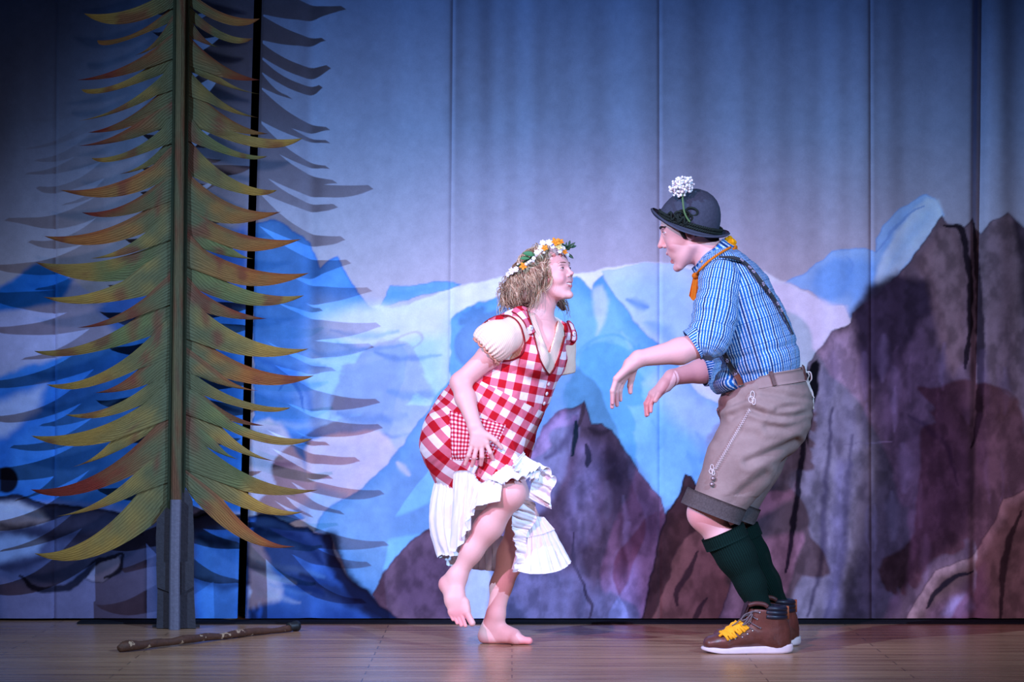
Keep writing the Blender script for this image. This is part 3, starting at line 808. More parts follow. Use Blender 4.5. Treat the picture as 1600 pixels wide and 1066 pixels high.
class SDF:
    BIG = 0.25
    def __init__(s): s.ops = []
    def ell(s, c, r, R=None, k=0.01, mode='u'):
        c = np.asarray(c, float); r = np.ones(3) * r if np.isscalar(r) else np.asarray(r, float)
        R = np.eye(3) if R is None else np.asarray(R, float)      # columns = local axes
        e = np.sqrt(((R * r) ** 2).sum(1))
        s.ops.append(('e', (c, r, R), k, mode, c - e, c + e)); return s
    def cone(s, a, b, ra, rb, k=0.01, w=None, fa=1.0, fb=None, mode='u'):
        """tapered capsule; w = unit axis along which the radius is multiplied by fa..fb"""
        a = np.asarray(a, float); b = np.asarray(b, float)
        fb = fa if fb is None else fb
        m = max(ra * max(fa, 1), rb * max(fb, 1))
        s.ops.append(('c', (a, b, ra, rb, None if w is None else unit(w), fa, fb), k, mode, np.minimum(a, b) - m, np.maximum(a, b) + m)); return s
    def chain(s, P, r, k=0.02, w=None, f=None):
        for i in range(len(P) - 1):
            s.cone(P[i], P[i + 1], r[i], r[i + 1], k, w, 1.0 if f is None else f[i], None if f is None else f[i + 1])
        return s
    def prism(s, poly, y0, y1, k=0.004, mode='s'):
        """polygon in world XZ swept along Y"""
        P = np.asarray(poly, float)
        lo = np.array([P[:, 0].min(), y0, P[:, 1].min()]); hi = np.array([P[:, 0].max(), y1, P[:, 1].max()])
        s.ops.append(('p', (P, y0, y1), k, mode, lo, hi)); return s
    def cut(s, p, n, k=0.004):
        """remove everything on the +n side of p"""
        s.ops.append(('h', (np.asarray(p, float), unit(n)), k, 'h', None, None)); return s
    @staticmethod
    def d(op, x, y, z):
        t = op[0]; p = op[1]
        if t == 'e':
            c, r, R = p
            dx, dy, dz = x - c[0], y - c[1], z - c[2]
            k0 = 0; k1 = 0
            for i in range(3):
                q = dx * R[0, i] + dy * R[1, i] + dz * R[2, i]
                q = q / r[i]; k0 = k0 + q * q
                q = q / r[i]; k1 = k1 + q * q
            k0 = np.sqrt(k0); k1 = np.sqrt(k1) + 1e-9
            return k0 * (k0 - 1) / k1
        if t == 'c':
            a, b, ra, rb, w, fa, fb = p
            e = b - a; L2 = e @ e + 1e-12
            dx, dy, dz = x - a[0], y - a[1], z - a[2]
            h = np.clip((dx * e[0] + dy * e[1] + dz * e[2]) / L2, 0, 1)
            qx, qy, qz = dx - h * e[0], dy - h * e[1], dz - h * e[2]
            rr = ra + (rb - ra) * h
            d2 = qx * qx + qy * qy + qz * qz
            if w is None: return np.sqrt(d2) - rr
            f = fa + (fb - fa) * h
            pw = qx * w[0] + qy * w[1] + qz * w[2]
            d2 = d2 - pw * pw + (pw / f) ** 2
            q = np.sqrt(np.maximum(d2, 0))
            return (q - rr) * np.minimum(f, 1.0)
        if t == 'p':
            P, y0, y1 = p
            x2, z2 = np.broadcast_arrays(x, z)
            d2 = np.full(x2.shape, 1e9); ins = np.zeros(x2.shape, bool)
            for i in range(len(P)):
                a = P[i]; e = P[(i + 1) % len(P)] - a; b = P[(i + 1) % len(P)]
                tt = np.clip(((x2 - a[0]) * e[0] + (z2 - a[1]) * e[1]) / (e @ e + 1e-12), 0, 1)
                d2 = np.minimum(d2, (x2 - a[0] - tt * e[0]) ** 2 + (z2 - a[1] - tt * e[1]) ** 2)
                cnd = (a[1] > z2) != (b[1] > z2)
                ins ^= cnd & (x2 < e[0] * (z2 - a[1]) / (e[1] + 1e-12) + a[0])
            dd = np.where(ins, -np.sqrt(d2), np.sqrt(d2))
            return np.maximum(dd, np.maximum(y0 - y, y - y1))
        if t == 'h':
            c, n = p
            return (x - c[0]) * n[0] + (y - c[1]) * n[1] + (z - c[2]) * n[2]
    @staticmethod
    def merge(f, g, k, mode):
        if mode == 'u':
            h = np.clip(0.5 + 0.5 * (g - f) / k, 0, 1)
            return g * (1 - h) + f * h - k * h * (1 - h)
        if mode == 's': g = -g
        h = np.clip(0.5 - 0.5 * (g - f) / k, 0, 1)
        return g * (1 - h) + f * h + k * h * (1 - h)
    def eval(s, P):
        x, y, z = P[:, 0], P[:, 1], P[:, 2]
        f = np.full(len(P), s.BIG)
        for op in s.ops:
            f = s.merge(f, s.d(op, x, y, z), op[2], op[3])
        return f
    def bounds(s, pad=0.01):
        lo = np.min([o[4] for o in s.ops if o[3] == 'u'], axis=0) - pad
        hi = np.max([o[5] for o in s.ops if o[3] == 'u'], axis=0) + pad
        return lo, hi
    def mesh(s, h, lo=None, hi=None):
        if lo is None: lo, hi = s.bounds(0.01 + 2 * h)
        n = np.maximum(np.ceil((hi - lo) / h).astype(int) + 1, 2)
        ax = [(lo[i] + h * np.arange(n[i])).astype(np.float32) for i in range(3)]
        f = np.full(n, s.BIG, np.float32)
        for op in s.ops:
            if op[3] == 'h':
                g = s.d(op, ax[0][:, None, None], ax[1][None, :, None], ax[2][None, None, :])
                f = s.merge(f, g, op[2], 'h').astype(np.float32); continue
            m = op[2] + 2.5 * h
            i0 = np.clip(np.floor((op[4] - m - lo) / h).astype(int), 0, n); i1 = np.clip(np.ceil((op[5] + m - lo) / h).astype(int) + 1, 0, n)
            if np.any(i1 <= i0): continue
            sl = tuple(slice(a, b) for a, b in zip(i0, i1))
            g = s.d(op, ax[0][sl[0]][:, None, None], ax[1][sl[1]][None, :, None], ax[2][sl[2]][None, None, :])
            f[sl] = s.merge(f[sl], g, op[2], op[3])
        return surface_nets(f, lo, h)
    def hit(s, px, py, D0=8.4, D1=10.2):
        """first surface point seen along the photo ray through (px, py)"""
        px = np.atleast_1d(np.asarray(px, float)); py = np.atleast_1d(np.asarray(py, float))
        dirv = np.stack([(px - 800) / FPX, np.ones_like(px), -(py - HOR) / FPX], 1)
        D = np.full(len(px), D0); org = np.array([0, 0, CH])
        best = np.full(len(px), 1e9); Db = D.copy()
        for _ in range(90):
            d = s.eval(org + dirv * D[:, None])
            m = np.abs(d) < best - 1e-5; best[m] = np.abs(d)[m]; Db[m] = D[m]
            D = np.minimum(D + np.clip(d * 0.7, -0.02, 0.05), D1)
        P = org + dirv * Db[:, None]
        miss = best > 0.003                      # the ray passes beside the solid: take its nearest surface point
        if miss.any(): P[miss] = s.snap(P[miss], 0.0, 8)
        return P
    def normal(s, P, e=0.002):
        N = np.stack([s.eval(P + np.eye(3)[i] * e) - s.eval(P - np.eye(3)[i] * e) for i in range(3)], 1)
        return N / (np.linalg.norm(N, axis=1)[:, None] + 1e-9)
    def snap(s, P, off=0.0, it=4):
        """move points onto the surface (+off along the normal)"""
        P = np.array(P, float)
        for _ in range(it):
            P = P - s.normal(P) * np.clip(s.eval(P) - off, -0.03, 0.03)[:, None]
        return P

def surface_nets(f, lo, h):
    ins = f < 0
    nx, ny, nz = f.shape
    c = np.zeros((nx - 1, ny - 1, nz - 1), np.uint8)
    for dx in (0, 1):
        for dy in (0, 1):
            for dz in (0, 1):
                c += ins[dx:nx - 1 + dx, dy:ny - 1 + dy, dz:nz - 1 + dz]
    act = (c > 0) & (c < 8)
    I, J, K = np.nonzero(act)
    idx = np.full(act.shape, -1, np.int32); idx[I, J, K] = np.arange(len(I))
    corner = [(dx, dy, dz) for dx in (0, 1) for dy in (0, 1) for dz in (0, 1)]
    val = {q: f[I + q[0], J + q[1], K + q[2]] for q in corner}
    acc = np.zeros((len(I), 3)); cnt = np.zeros(len(I))
    for i, a in enumerate(corner):
        for b in corner[i + 1:]:
            if sum(abs(a[q] - b[q]) for q in range(3)) != 1: continue
            va, vb = val[a], val[b]
            m = (va < 0) != (vb < 0)
            t = np.where(m, va / np.where(m, va - vb, 1), 0)
            for q in range(3):
                acc[:, q] += np.where(m, a[q] + t * (b[q] - a[q]), 0)
            cnt += m
    V = lo + h * (np.stack([I, J, K], 1) + acc / cnt[:, None])
    F = []
    for axis in range(3):
        sl0 = [slice(None)] * 3; sl1 = [slice(None)] * 3
        sl0[axis] = slice(0, -1); sl1[axis] = slice(1, None)
        A = ins[tuple(sl0)]; B = ins[tuple(sl1)]
        ch = A != B
        o = [q for q in range(3) if q != axis]
        for q in o:
            s_ = [slice(None)] * 3; s_[q] = slice(0, 1); ch[tuple(s_)] = False
            s_[q] = slice(-1, None); ch[tuple(s_)] = False
        E = np.array(np.nonzero(ch)).T
        if len(E) == 0: continue
        sgn = A[E[:, 0], E[:, 1], E[:, 2]]
        def cell(d1, d2):
            Q = E.copy(); Q[:, o[0]] += d1; Q[:, o[1]] += d2
            return idx[Q[:, 0], Q[:, 1], Q[:, 2]]
        q = np.stack([cell(-1, -1), cell(0, -1), cell(0, 0), cell(-1, 0)], 1)
        flip = sgn if axis != 1 else ~sgn
        q[~flip] = q[~flip][:, ::-1]
        F.append(q)
    F = np.vstack(F)
    F = F[(F >= 0).all(1)]
    return V, F

def multi_mesh(sdf, h, fine):
    """coarse mesh + finer boxes [(lo, hi, h)] of the same solid in one vertex list"""
    V, F = sdf.mesh(h)
    keep = np.ones(len(F), bool); cen = V[F].mean(1)
    for lo, hi, hf in fine:
        keep &= ~np.all((cen > lo + h * 0.6) & (cen < hi - h * 0.6), axis=1)
    F = F[keep]
    VV, FF = [V], [F]; n = len(V)
    for lo, hi, hf in fine:
        v, f = sdf.mesh(hf, np.asarray(lo), np.asarray(hi))
        VV.append(v); FF.append(f + n); n += len(v)
    V = np.vstack(VV); F = np.vstack(FF)
    used = np.zeros(len(V), bool); used[F.ravel()] = True
    mp = np.cumsum(used) - 1
    return V[used], mp[F]

def box_px(x0, x1, y0, y1, d0, d1):
    a = W(x0, y1, (d0 + d1) / 2); b = W(x1, y0, (d0 + d1) / 2)
    return np.array([a[0], d0, a[2]]), np.array([b[0], d1, b[2]])

def smooth_mesh(V, F, it=2, lam=0.5):
    E = np.vstack([F[:, [0, 1]], F[:, [1, 2]], F[:, [2, 3]], F[:, [3, 0]]])
    for _ in range(it):
        S = np.zeros_like(V); n = np.zeros(len(V))
        np.add.at(S, E[:, 0], V[E[:, 1]]); np.add.at(n, E[:, 0], 1)
        np.add.at(S, E[:, 1], V[E[:, 0]]); np.add.at(n, E[:, 1], 1)
        V = V * (1 - lam) + lam * S / np.maximum(n, 1)[:, None]
    return V

def vnormals(V, F):
    n = np.cross(V[F[:, 2]] - V[F[:, 0]], V[F[:, 3]] - V[F[:, 1]])
    N = np.zeros_like(V)
    for i in range(4): np.add.at(N, F[:, i], n)
    return N / (np.linalg.norm(N, axis=1)[:, None] + 1e-12)

def sheet(name, rows, mat, parent, thick=0.0016, col=None, vec=None):
    """grid of points rows[i][j] as a thin two-sided cloth"""
    G = np.asarray(rows, float); nr, nc = G.shape[:2]
    i = np.arange(nr * nc).reshape(nr, nc)
    F = np.stack([i[:-1, :-1], i[:-1, 1:], i[1:, 1:], i[1:, :-1]], -1).reshape(-1, 4)
    V = G.reshape(-1, 3)
    N = vnormals(V, F)
    V2 = np.vstack([V - N * thick / 2, V + N * thick / 2])
    o = nr * nc
    rim = []
    for j in range(nc - 1):
        rim.append((i[0, j + 1], i[0, j], i[0, j] + o, i[0, j + 1] + o)); rim.append((i[-1, j], i[-1, j + 1], i[-1, j + 1] + o, i[-1, j] + o))
    for r in range(nr - 1):
        rim.append((i[r, 0], i[r + 1, 0], i[r + 1, 0] + o, i[r, 0] + o)); rim.append((i[r + 1, -1], i[r, -1], i[r, -1] + o, i[r + 1, -1] + o))
    F2 = np.vstack([F[:, ::-1], F + o, np.array(rim)])
    return mesh_from(name, V2, F2, mat, parent, col=None if col is None else np.vstack([col, col]), vec=None if vec is None else np.vstack([vec, vec]))

def lerp_rows(top, bot, nu, nv):
    T = resamp(catmull(top, 10), nu); B = resamp(catmull(bot, 10), nu)
    v = np.linspace(0, 1, nv)[:, None, None]
    return T[None] * (1 - v) + B[None] * v

def resamp(P, n):
    d = np.concatenate([[0], np.cumsum(np.linalg.norm(np.diff(P, axis=0), axis=1))])
    t = np.linspace(0, d[-1], n)
    return np.stack([np.interp(t, d, P[:, i]) for i in range(P.shape[1])], 1)

def add_head(S, o, f, s, u, sc, mouth):
    """head solid; local axes forward f, side s, up u; returns local(cm)->world"""
    R = np.stack([f, s, u], 1)
    L = lambda a, b, c: o + R @ (np.array([a, b, c]) * 0.01 * sc)
    r3 = lambda a, b, c: np.array([a, b, c]) * 0.01 * sc
    q = 0.01 * sc
    S.ell(L(-1.2, 0, 3.6), r3(9.2, 7.2, 8.0), R, 0.01)
    S.ell(L(2.5, 0, 4.0), r3(6.3, 6.2, 6.2), R, 2 * q)
    S.ell(L(2.9, 0, -2.0), r3(5.7, 5.5, 7.6), R, 2.5 * q)
    S.ell(L(3.2, 0, -6.6), r3(4.3, 4.0, 2.9), R, 2 * q)
    jd = mouth.get('jaw', 0); eu = mouth.get('eu', 0)
    for sd in (-1, 1):
        S.cone(L(0.0, 4.7 * sd, -4.4), L(5.6, 1.8 * sd, -8.9 - jd), 1.5 * q, 1.4 * q, 1.6 * q)
        S.ell(L(5.8, 3.2 * sd, -2.2), r3(2.1, 2.0, 2.0), R, 1.8 * q)
    S.ell(L(7.3 - 0.6 * jd, 0, -9.3 - jd), r3(1.45, 1.7, 1.4), R, 1.4 * q)
    S.ell(L(6.3, 0, -4.6), r3(2.5, 3.0, 2.4), R, 1.4 * q)
    for sd in (-1, 1):
        S.cone(L(7.6, 3.8 * sd, 3.0 + eu), L(8.25, 0.8 * sd, 2.8 + eu), 0.75 * q, 0.75 * q, 1.0 * q)
        S.ell(L(9.0, 3.1 * sd, 1.2 + eu), r3(1.3, 1.55, 0.95), R, 0.9 * q, 's')
    S.cone(L(8.2, 0, 2.4 + eu), L(9.8, 0, -1.1), 0.60 * q, 0.68 * q, 0.9 * q)
    S.ell(L(10.15, 0, -1.3), r3(0.78, 0.72, 0.65), R, 0.7 * q)
    for sd in (-1, 1):
        S.ell(L(9.1, 1.1 * sd, -1.9), r3(0.85, 0.6, 0.6), R, 0.5 * q)
        S.ell(L(7.15, 3.1 * sd, 1.1 + eu), r3(1.25, 1.35, 1.15), R, 0.4 * q)
        S.ell(L(-0.6, 7.1 * sd, 0.2), r3(1.6, 0.7, 2.7), R, 0.6 * q)
        S.ell(L(-0.4, 7.8 * sd, 0.5), r3(0.8, 0.5, 1.6), R, 0.4 * q, 's')
    return L, R, q

def paint_spots(V, base, spots):
    C = np.tile(np.asarray(base, float), (len(V), 1))
    for c, r, col, op in spots:
        d = np.linalg.norm(V - np.asarray(c), axis=1)
        a = (1 - sstep(0.45 * r, r, d))[:, None] * op
        C = C * (1 - a) + np.asarray(col) * a
    return C

SKIN = attr_mat('skin', 0.5, 0.35, 140, 0.05, 0.04, 0.0)

def check_mat(name, cell, c_w, c_m, c_r, rough=0.85, bump=0.15, turn=None):
    """gingham: two crossing bands of colour on the 'pat' coordinates (metres); turn = (angle above, angle below, seam)"""
    b = NB(name)
    p = b.attr('pat').outputs['Vector']
    sp = b.n('ShaderNodeSeparateXYZ'); b.l(p, sp.inputs[0])
    u, v = sp.outputs[0], sp.outputs[1]
    if turn:
        sel = b.math('LESS_THAN', sp.outputs[2], turn[2])
        def rot(a):
            c_, s_ = math.cos(a), math.sin(a)
            return (b.math('ADD', b.math('MULTIPLY', u, c_), b.math('MULTIPLY', v, s_)), b.math('SUBTRACT', b.math('MULTIPLY', v, c_), b.math('MULTIPLY', u, s_)))
        A, C = rot(turn[0]), rot(turn[1])
        mixf = lambda x, y: b.math('ADD', b.math('MULTIPLY', x, sel), b.math('MULTIPLY', y, b.math('SUBTRACT', 1.0, sel)))
        u, v = mixf(A[0], C[0]), mixf(A[1], C[1])
    def band(sock):
        f = b.math('FRACT', b.math('ADD', b.math('MULTIPLY', sock, 1.0 / (2 * cell)), 50.0))
        return b.math('LESS_THAN', f, 0.5)
    a = b.math('MULTIPLY', b.math('ADD', band(u), band(v)), 0.5)
    c = b.mix(b.math('MULTIPLY', a, 2.0, clamp=True), c_w, c_m)
    c = b.mix(b.math('GREATER_THAN', a, 0.75), c, c_r)
    n = b.noise(300, 2)
    b.bump(n, bump, 0.002)
    return b.fin(c, rough, 0.15)
# ------------------------------------------------------------------ the dancing woman
DW = 9.29
def PW(px, py, dy=0.0): return W(px, py, DW + dy)
SW = DW / FPX                                  # metres per photo pixel at her distance

wom = empty('person', (PW(785, 0)[0], DW, 0))
tag(wom, 'barefoot dancer in red and white gingham pinafore with flower wreath, one foot raised', 'person')

# --- skin
B = SDF()
yw, pt = math.radians(28), math.radians(13)
hf = np.array([math.cos(yw) * math.cos(pt), -math.sin(yw) * math.cos(pt), math.sin(pt)])
hs = np.array([math.sin(yw), math.cos(yw), 0.0])
hu = np.cross(hf, hs)
hO = PW(857, 432.0, 0.0)
HL, HR, hq = add_head(B, hO, hf, hs, hu, 0.93, {'jaw': 0})
# smile
for sd in (-1, 1):
    for q0, q1 in (((8.72, 0, -4.55), (8.3, 1.5, -4.42)), ((8.3, 1.5, -4.42), (6.9, 3.0, -4.0))):
        B.cone(HL(q0[0], q0[1] * sd, q0[2]), HL(q1[0], q1[1] * sd, q1[2]), 0.34 * hq, 0.28 * hq, 0.45 * hq)
    for q0, q1 in (((8.5, 0, -6.15), (8.05, 1.5, -5.7)), ((8.05, 1.5, -5.7), (6.9, 2.9, -4.5))):
        B.cone(HL(q0[0], q0[1] * sd, q0[2]), HL(q1[0], q1[1] * sd, q1[2]), 0.40 * hq, 0.30 * hq, 0.45 * hq)
    B.ell(HL(6.2, 3.7 * sd, -3.0), np.array([1.9, 1.5, 1.6]) * hq, HR, 1.2 * hq)
    for q0, q1, ra, rb in (((8.95, 0, -5.3), (8.5, 1.5, -5.0), 0.50, 0.42), ((8.5, 1.5, -5.0), (7.3, 2.8, -4.25), 0.42, 0.16)):
        B.cone(HL(q0[0], q0[1] * sd, q0[2]), HL(q1[0], q1[1] * sd, q1[2]), ra * hq, rb * hq, 0.2 * hq, mode='s')
# neck, shoulders, trunk
nb = PW(838, 500, 0.015)
B.cone(HL(-1.8, 0, -4.5), nb, 0.050, 0.054, 0.02)
NS, FS = PW(803, 521, -0.135), PW(880, 527, 0.15)
B.cone(nb, NS, 0.045, 0.042, 0.03); B.cone(nb, FS, 0.045, 0.042, 0.03)
for sd, e in ((-1, PW(838, 517, -0.06)), (1, PW(870, 522, 0.06))):           # collar bones
    B.cone(PW(857, 525, -0.072 if sd < 0 else -0.055), e, 0.010, 0.010, 0.02)
B.cone(PW(842, 537, 0.0), PW(815, 590, 0.01), 0.086, 0.09, 0.04, (0, 1, 0), 1.2)
B.cone(PW(815, 590, 0.01), PW(752, 690, 0.01), 0.10, 0.125, 0.04, (0, 1, 0), 1.15)
# near arm
NE, NWr = PW(719, 598, -0.135), PW(742.5, 668, -0.245)
mid = NS + (NE - NS) * 0.45
B.cone(NS, mid, 0.044, 0.041, 0.02); B.cone(mid, NE, 0.041, 0.034, 0.02)
fm = NE + (NWr - NE) * 0.35
B.cone(NE, fm, 0.034, 0.035, 0.02); B.cone(fm, NWr, 0.035, 0.0235, 0.02, (0, 1, 0), 1.0, 0.8)
# near hand resting on the skirt, back of the hand to the front
B.cone(NWr, PW(748, 686, -0.252), 0.0235, 0.026, 0.012, (0, 1, 0), 0.75, 0.55)
for kx, ky, r0 in ((738, 694, 0.010), (745, 697, 0.011), (752.5, 696.5, 0.011), (760, 692, 0.011)):
    B.cone(PW(745 + (kx - 745) * 0.4, 680, -0.252), PW(kx, ky, -0.256), 0.013, r0, 0.012)
for (k, m_, t, r0) in (((737, 697, -0.256), (732, 712, -0.262), (726.5, 726, -0.248), 0.0076), ((744.5, 700, -0.258), (741, 715, -0.266), (737.5, 728, -0.250), 0.0082),
                       ((752.5, 699.5, -0.258), (753, 714, -0.268), (751.5, 726.5, -0.250), 0.0084), ((760.5, 695, -0.257), (766, 707.5, -0.266), (770, 717.5, -0.250), 0.0080)):
    B.cone(PW(*k), PW(*m_), r0 * 1.05, r0, 0.004); B.cone(PW(*m_), PW(*t), r0, r0 * 0.78, 0.004)
B.cone(PW(752, 677, -0.250), PW(764, 682, -0.258), 0.016, 0.011, 0.010)
B.cone(PW(764, 682, -0.258), PW(774, 688.5, -0.264), 0.0105, 0.0094, 0.005); B.cone(PW(774, 688.5, -0.264), PW(783.5, 700, -0.256), 0.0094, 0.0072, 0.004)
# far arm, held behind the body
B.cone(FS, PW(864, 575, 0.22), 0.042, 0.037, 0.02); B.cone(PW(864, 575, 0.22), PW(826, 618, 0.22), 0.037, 0.032, 0.02)
B.cone(PW(826, 618, 0.22), PW(800, 668, 0.19), 0.033, 0.024, 0.02)
fh = PW(790, 680, 0.185)
B.cone(PW(800, 668, 0.19), fh, 0.023, 0.028, 0.012, (0, 1, 0), 0.6)
for k in range(4):
    a = PW(784 - 2 * k + 6, 688 - 2 * k + 3, 0.185); b_ = PW(774 - 3 * k + 6, 704 - 3 * k + 3, 0.18)
    B.cone(a, b_, 0.0085, 0.007, 0.003)
B.cone(PW(796, 682, 0.178), PW(792, 700, 0.172), 0.010, 0.008, 0.004)
# raised near leg
NH, NK, NA = PW(742, 700, -0.06), PW(797, 772, -0.235), PW(714.5, 900, -0.17)
B.cone(NH, NK, 0.080, 0.052, 0.03)
B.ell(PW(802, 771, -0.25), (0.030, 0.028, 0.034), None, 0.03)
c1 = PW(765, 822, -0.195); c2 = PW(737, 862, -0.18)
B.cone(NK, c1, 0.046, 0.046, 0.03); B.cone(c1, c2, 0.046, 0.035, 0.03); B.cone(c2, NA, 0.035, 0.029, 0.03)
B.ell(PW(754, 832, -0.165), (0.036, 0.036, 0.045), None, 0.03)
# hanging foot: heel, instep, ball and toes
B.ell(PW(698, 914, -0.150), (0.023, 0.027, 0.025), None, 0.025)
B.cone(NA, PW(700, 912, -0.155), 0.032, 0.028, 0.02)
B.cone(PW(714, 903, -0.175), PW(712, 936, -0.203), 0.032, 0.030, 0.02, (0, 1, 0), 0.85, 0.7)
B.cone(PW(712, 936, -0.203), PW(715, 953, -0.211), 0.032, 0.036, 0.015, (0, 1, 0), 0.66, 0.42)
B.cone(PW(699, 914, -0.158), PW(705, 938, -0.195), 0.023, 0.020, 0.02)
B.cone(PW(727, 942, -0.205), PW(729, 957, -0.214), 0.015, 0.015, 0.012)
for (a, b_, r0) in (((702.5, 957, -0.210), (708, 968.5, -0.214), 0.0062), ((708.5, 960, -0.213), (714.5, 974, -0.217), 0.0064), ((715, 962, -0.215), (720.8, 977.5, -0.219), 0.0066),
                    ((721.5, 962, -0.217), (727.3, 978, -0.221), 0.0069), ((730.5, 960, -0.217), (737.8, 974, -0.222), 0.0118)):
    B.cone(PW(*a), PW(*b_), r0 * 1.08, r0, 0.0015)
# standing far leg
SK, SA = PW(817, 812, 0.02), PW(774.5, 962, 0.02)
B.cone(PW(768, 705, 0.09), SK, 0.085, 0.056, 0.03)
s1 = PW(801, 868, 0.03); s2 = PW(783, 915, 0.025)
B.cone(SK, s1, 0.050, 0.052, 0.03); B.cone(s1, s2, 0.052, 0.036, 0.03); B.cone(s2, SA, 0.036, 0.032, 0.03)
def PZ(px, dy, z):
    p = PW(px, 576, dy); p[2] = z; return p
B.cone(SA, PZ(766, 0.03, 0.035), 0.033, 0.032, 0.02)
B.ell(PZ(759, 0.03, 0.027), (0.028, 0.028, 0.027), None, 0.02)
B.cone(PZ(768, 0.025, 0.055), PZ(802, 0.0, 0.032), 0.036, 0.026, 0.02, (0, 1, 0), 0.9, 1.1)
B.cone(PZ(760, 0.025, 0.020), PZ(808, 0.0, 0.018), 0.020, 0.018, 0.02, (0, 1, 0), 1.2, 1.9)
B.cone(PZ(806, -0.022, 0.020), PZ(816, -0.024, 0.017), 0.019, 0.016, 0.015)
for (x0, d0, x1, d1, r0) in ((814, -0.028, 826.5, -0.030, 0.0135), (814, -0.006, 824, -0.005, 0.0095), (813, 0.010, 821.5, 0.012, 0.0090), (811, 0.024, 818.5, 0.027, 0.0085), (808, 0.037, 814.5, 0.041, 0.0080)):
    B.cone(PZ(x0, d0, r0 + 0.004), PZ(x1, d1, r0 + 0.001), r0, r0, 0.003)
B.cut((0, DW, 0.0015), (0, 0, -1), 0.003)

fine = [(*box_px(838, 912, 366, 474, DW - 0.13, DW + 0.13), 0.0017), (*box_px(720, 792, 674, 736, DW - 0.30, DW - 0.215), 0.0019),
        (*box_px(680, 746, 905, 984, DW - 0.26, DW - 0.10), 0.0017), (*box_px(742, 838, 968, 1012, DW - 0.09, DW + 0.10), 0.0022)]
V, F = multi_mesh(B, 0.0045, fine)
skin = rgb(232, 178, 172); pinkc = rgb(226, 136, 140); lip = rgb(196, 92, 98)
sp = [(HL(7.6, 3.6 * s_, -2.6), 3.0 * hq, pinkc, 0.38) for s_ in (-1, 1)] + [(HL(10.3, 0, -1.5), 1.6 * hq, pinkc, 0.35)]
for t in np.linspace(-1, 1, 15):
    sp += [(HL(9.0 - 1.9 * t * t, 2.9 * t, -4.55 + 0.5 * t * t), 0.48 * hq, lip, 0.7), (HL(8.85 - 1.8 * t * t, 2.8 * t, -6.25 + 1.7 * t * t), 0.58 * hq, lip, 0.7)]
    sp += [(HL(8.35 - 1.7 * t * t, 2.6 * t, -5.25 + 0.95 * t * t), 0.42 * hq, rgb(70, 24, 28), 0.9)]
for s_ in (-1, 1):
    for t in np.linspace(0, 1, 9):                                    # eyebrows, lids
        sp.append((HL(8.65 - 1.2 * t * t, (1.3 + 3.0 * t) * s_, 3.05 + 0.75 * t - 0.8 * t * t), 0.48 * hq, rgb(120, 86, 72), 0.65))
    sp.append((HL(8.6, 3.0 * s_, 1.1), 1.9 * hq, rgb(196, 130, 128), 0.35))
    sp.append((HL(9.3, 0.8 * s_, -2.55), 0.42 * hq, rgb(110, 44, 44), 0.8))
sp += [(NK, 0.075, pinkc, 0.30), (PW(716, 968, -0.21), 0.06, rgb(232, 128, 136), 0.5), (PW(696, 914, -0.15), 0.05, rgb(232, 128, 136), 0.45),
       (PZ(756, 0.03, 0.0), 0.06, rgb(232, 120, 130), 0.6), (PZ(826, -0.02, 0.0), 0.055, rgb(232, 120, 130), 0.6), (PW(750, 722, -0.25), 0.07, pinkc, 0.4), (NE, 0.06, pinkc, 0.25)]
body = mesh_from('body', V, F, SKIN, wom, col=paint_spots(V, skin, sp))
# eyes: white, iris and lashes
def eyes(L, R, q, parent, iris, sides=(-1, 1), up=1.05, r=1.0, x=7.16, y=3.1):
    for s_ in sides:
        m = MB(); c = L(x, y * s_, up)
        m.ball(c, np.array([1.34, 1.38, 0.42 * r]) * q, (0.80, 0.76, 0.76), 20, 14, R)
        for i, v in enumerate(m.V):
            d = (np.array(v) - c) @ R / q
            g = math.hypot(d[1] + 0.12 * s_, d[2] - 0.05)
            if d[0] > 0: m.C[i] = tuple(rgb(14, 10, 10)) if g < 0.30 else (tuple(iris) if g < 0.60 else m.C[i])
        e = m.build('eye', EYE, parent, col=True)
        m = MB()
        tt = np.linspace(-1, 1, 9)
        P = [L(x + 1.30 * math.sqrt(max(1 - (0.94 * t) ** 2, 0.02)) + 0.05, y * s_ + 1.32 * t, up + 0.44 * r - 0.36 * r * t * t) for t in tt]
        m.tube(P, [0.05 * q + 0.09 * q * (1 - t * t) for t in tt], 6)
        m.build('eyelash', LASH, e)
EYE = attr_mat('eyes', 0.15, 0.5, 50, 0.0, 0.0)
LASH = simple('lash', rgb(44, 28, 26), 0.7)
eyes(HL, HR, hq, wom, rgb(50, 60, 80), r=0.95)
BROW = simple('fair_brow', rgb(122, 86, 72), 0.8)
for s_ in (-1, 1):
    P = B.snap(np.array([HL(8.9 - 1.6 * t * t, (1.2 + 3.6 * t) * s_, 3.15 + 0.85 * t - 1.0 * t * t) for t in np.linspace(0, 1, 8)]), 0.0)
    m = MB(); m.tube(P, np.array([0.16, 0.24, 0.26, 0.24, 0.2, 0.16, 0.12, 0.05]) * hq, 6)
    m.build('eyebrow', BROW, wom)
m = MB()                                                              # teeth behind the smile
tt = np.linspace(-1, 1, 13)
for i, t in enumerate(tt):
    m.ball(HL(8.50 - 1.60 * t * t, 2.5 * t, -5.12 + 0.75 * t * t), np.array([0.26, 0.27, 0.44 - 0.14 * t * t]) * hq, None, 8, 6, HR)
m.build('teeth', simple('teeth', rgb(236, 230, 226), 0.25, 0.5), wom)

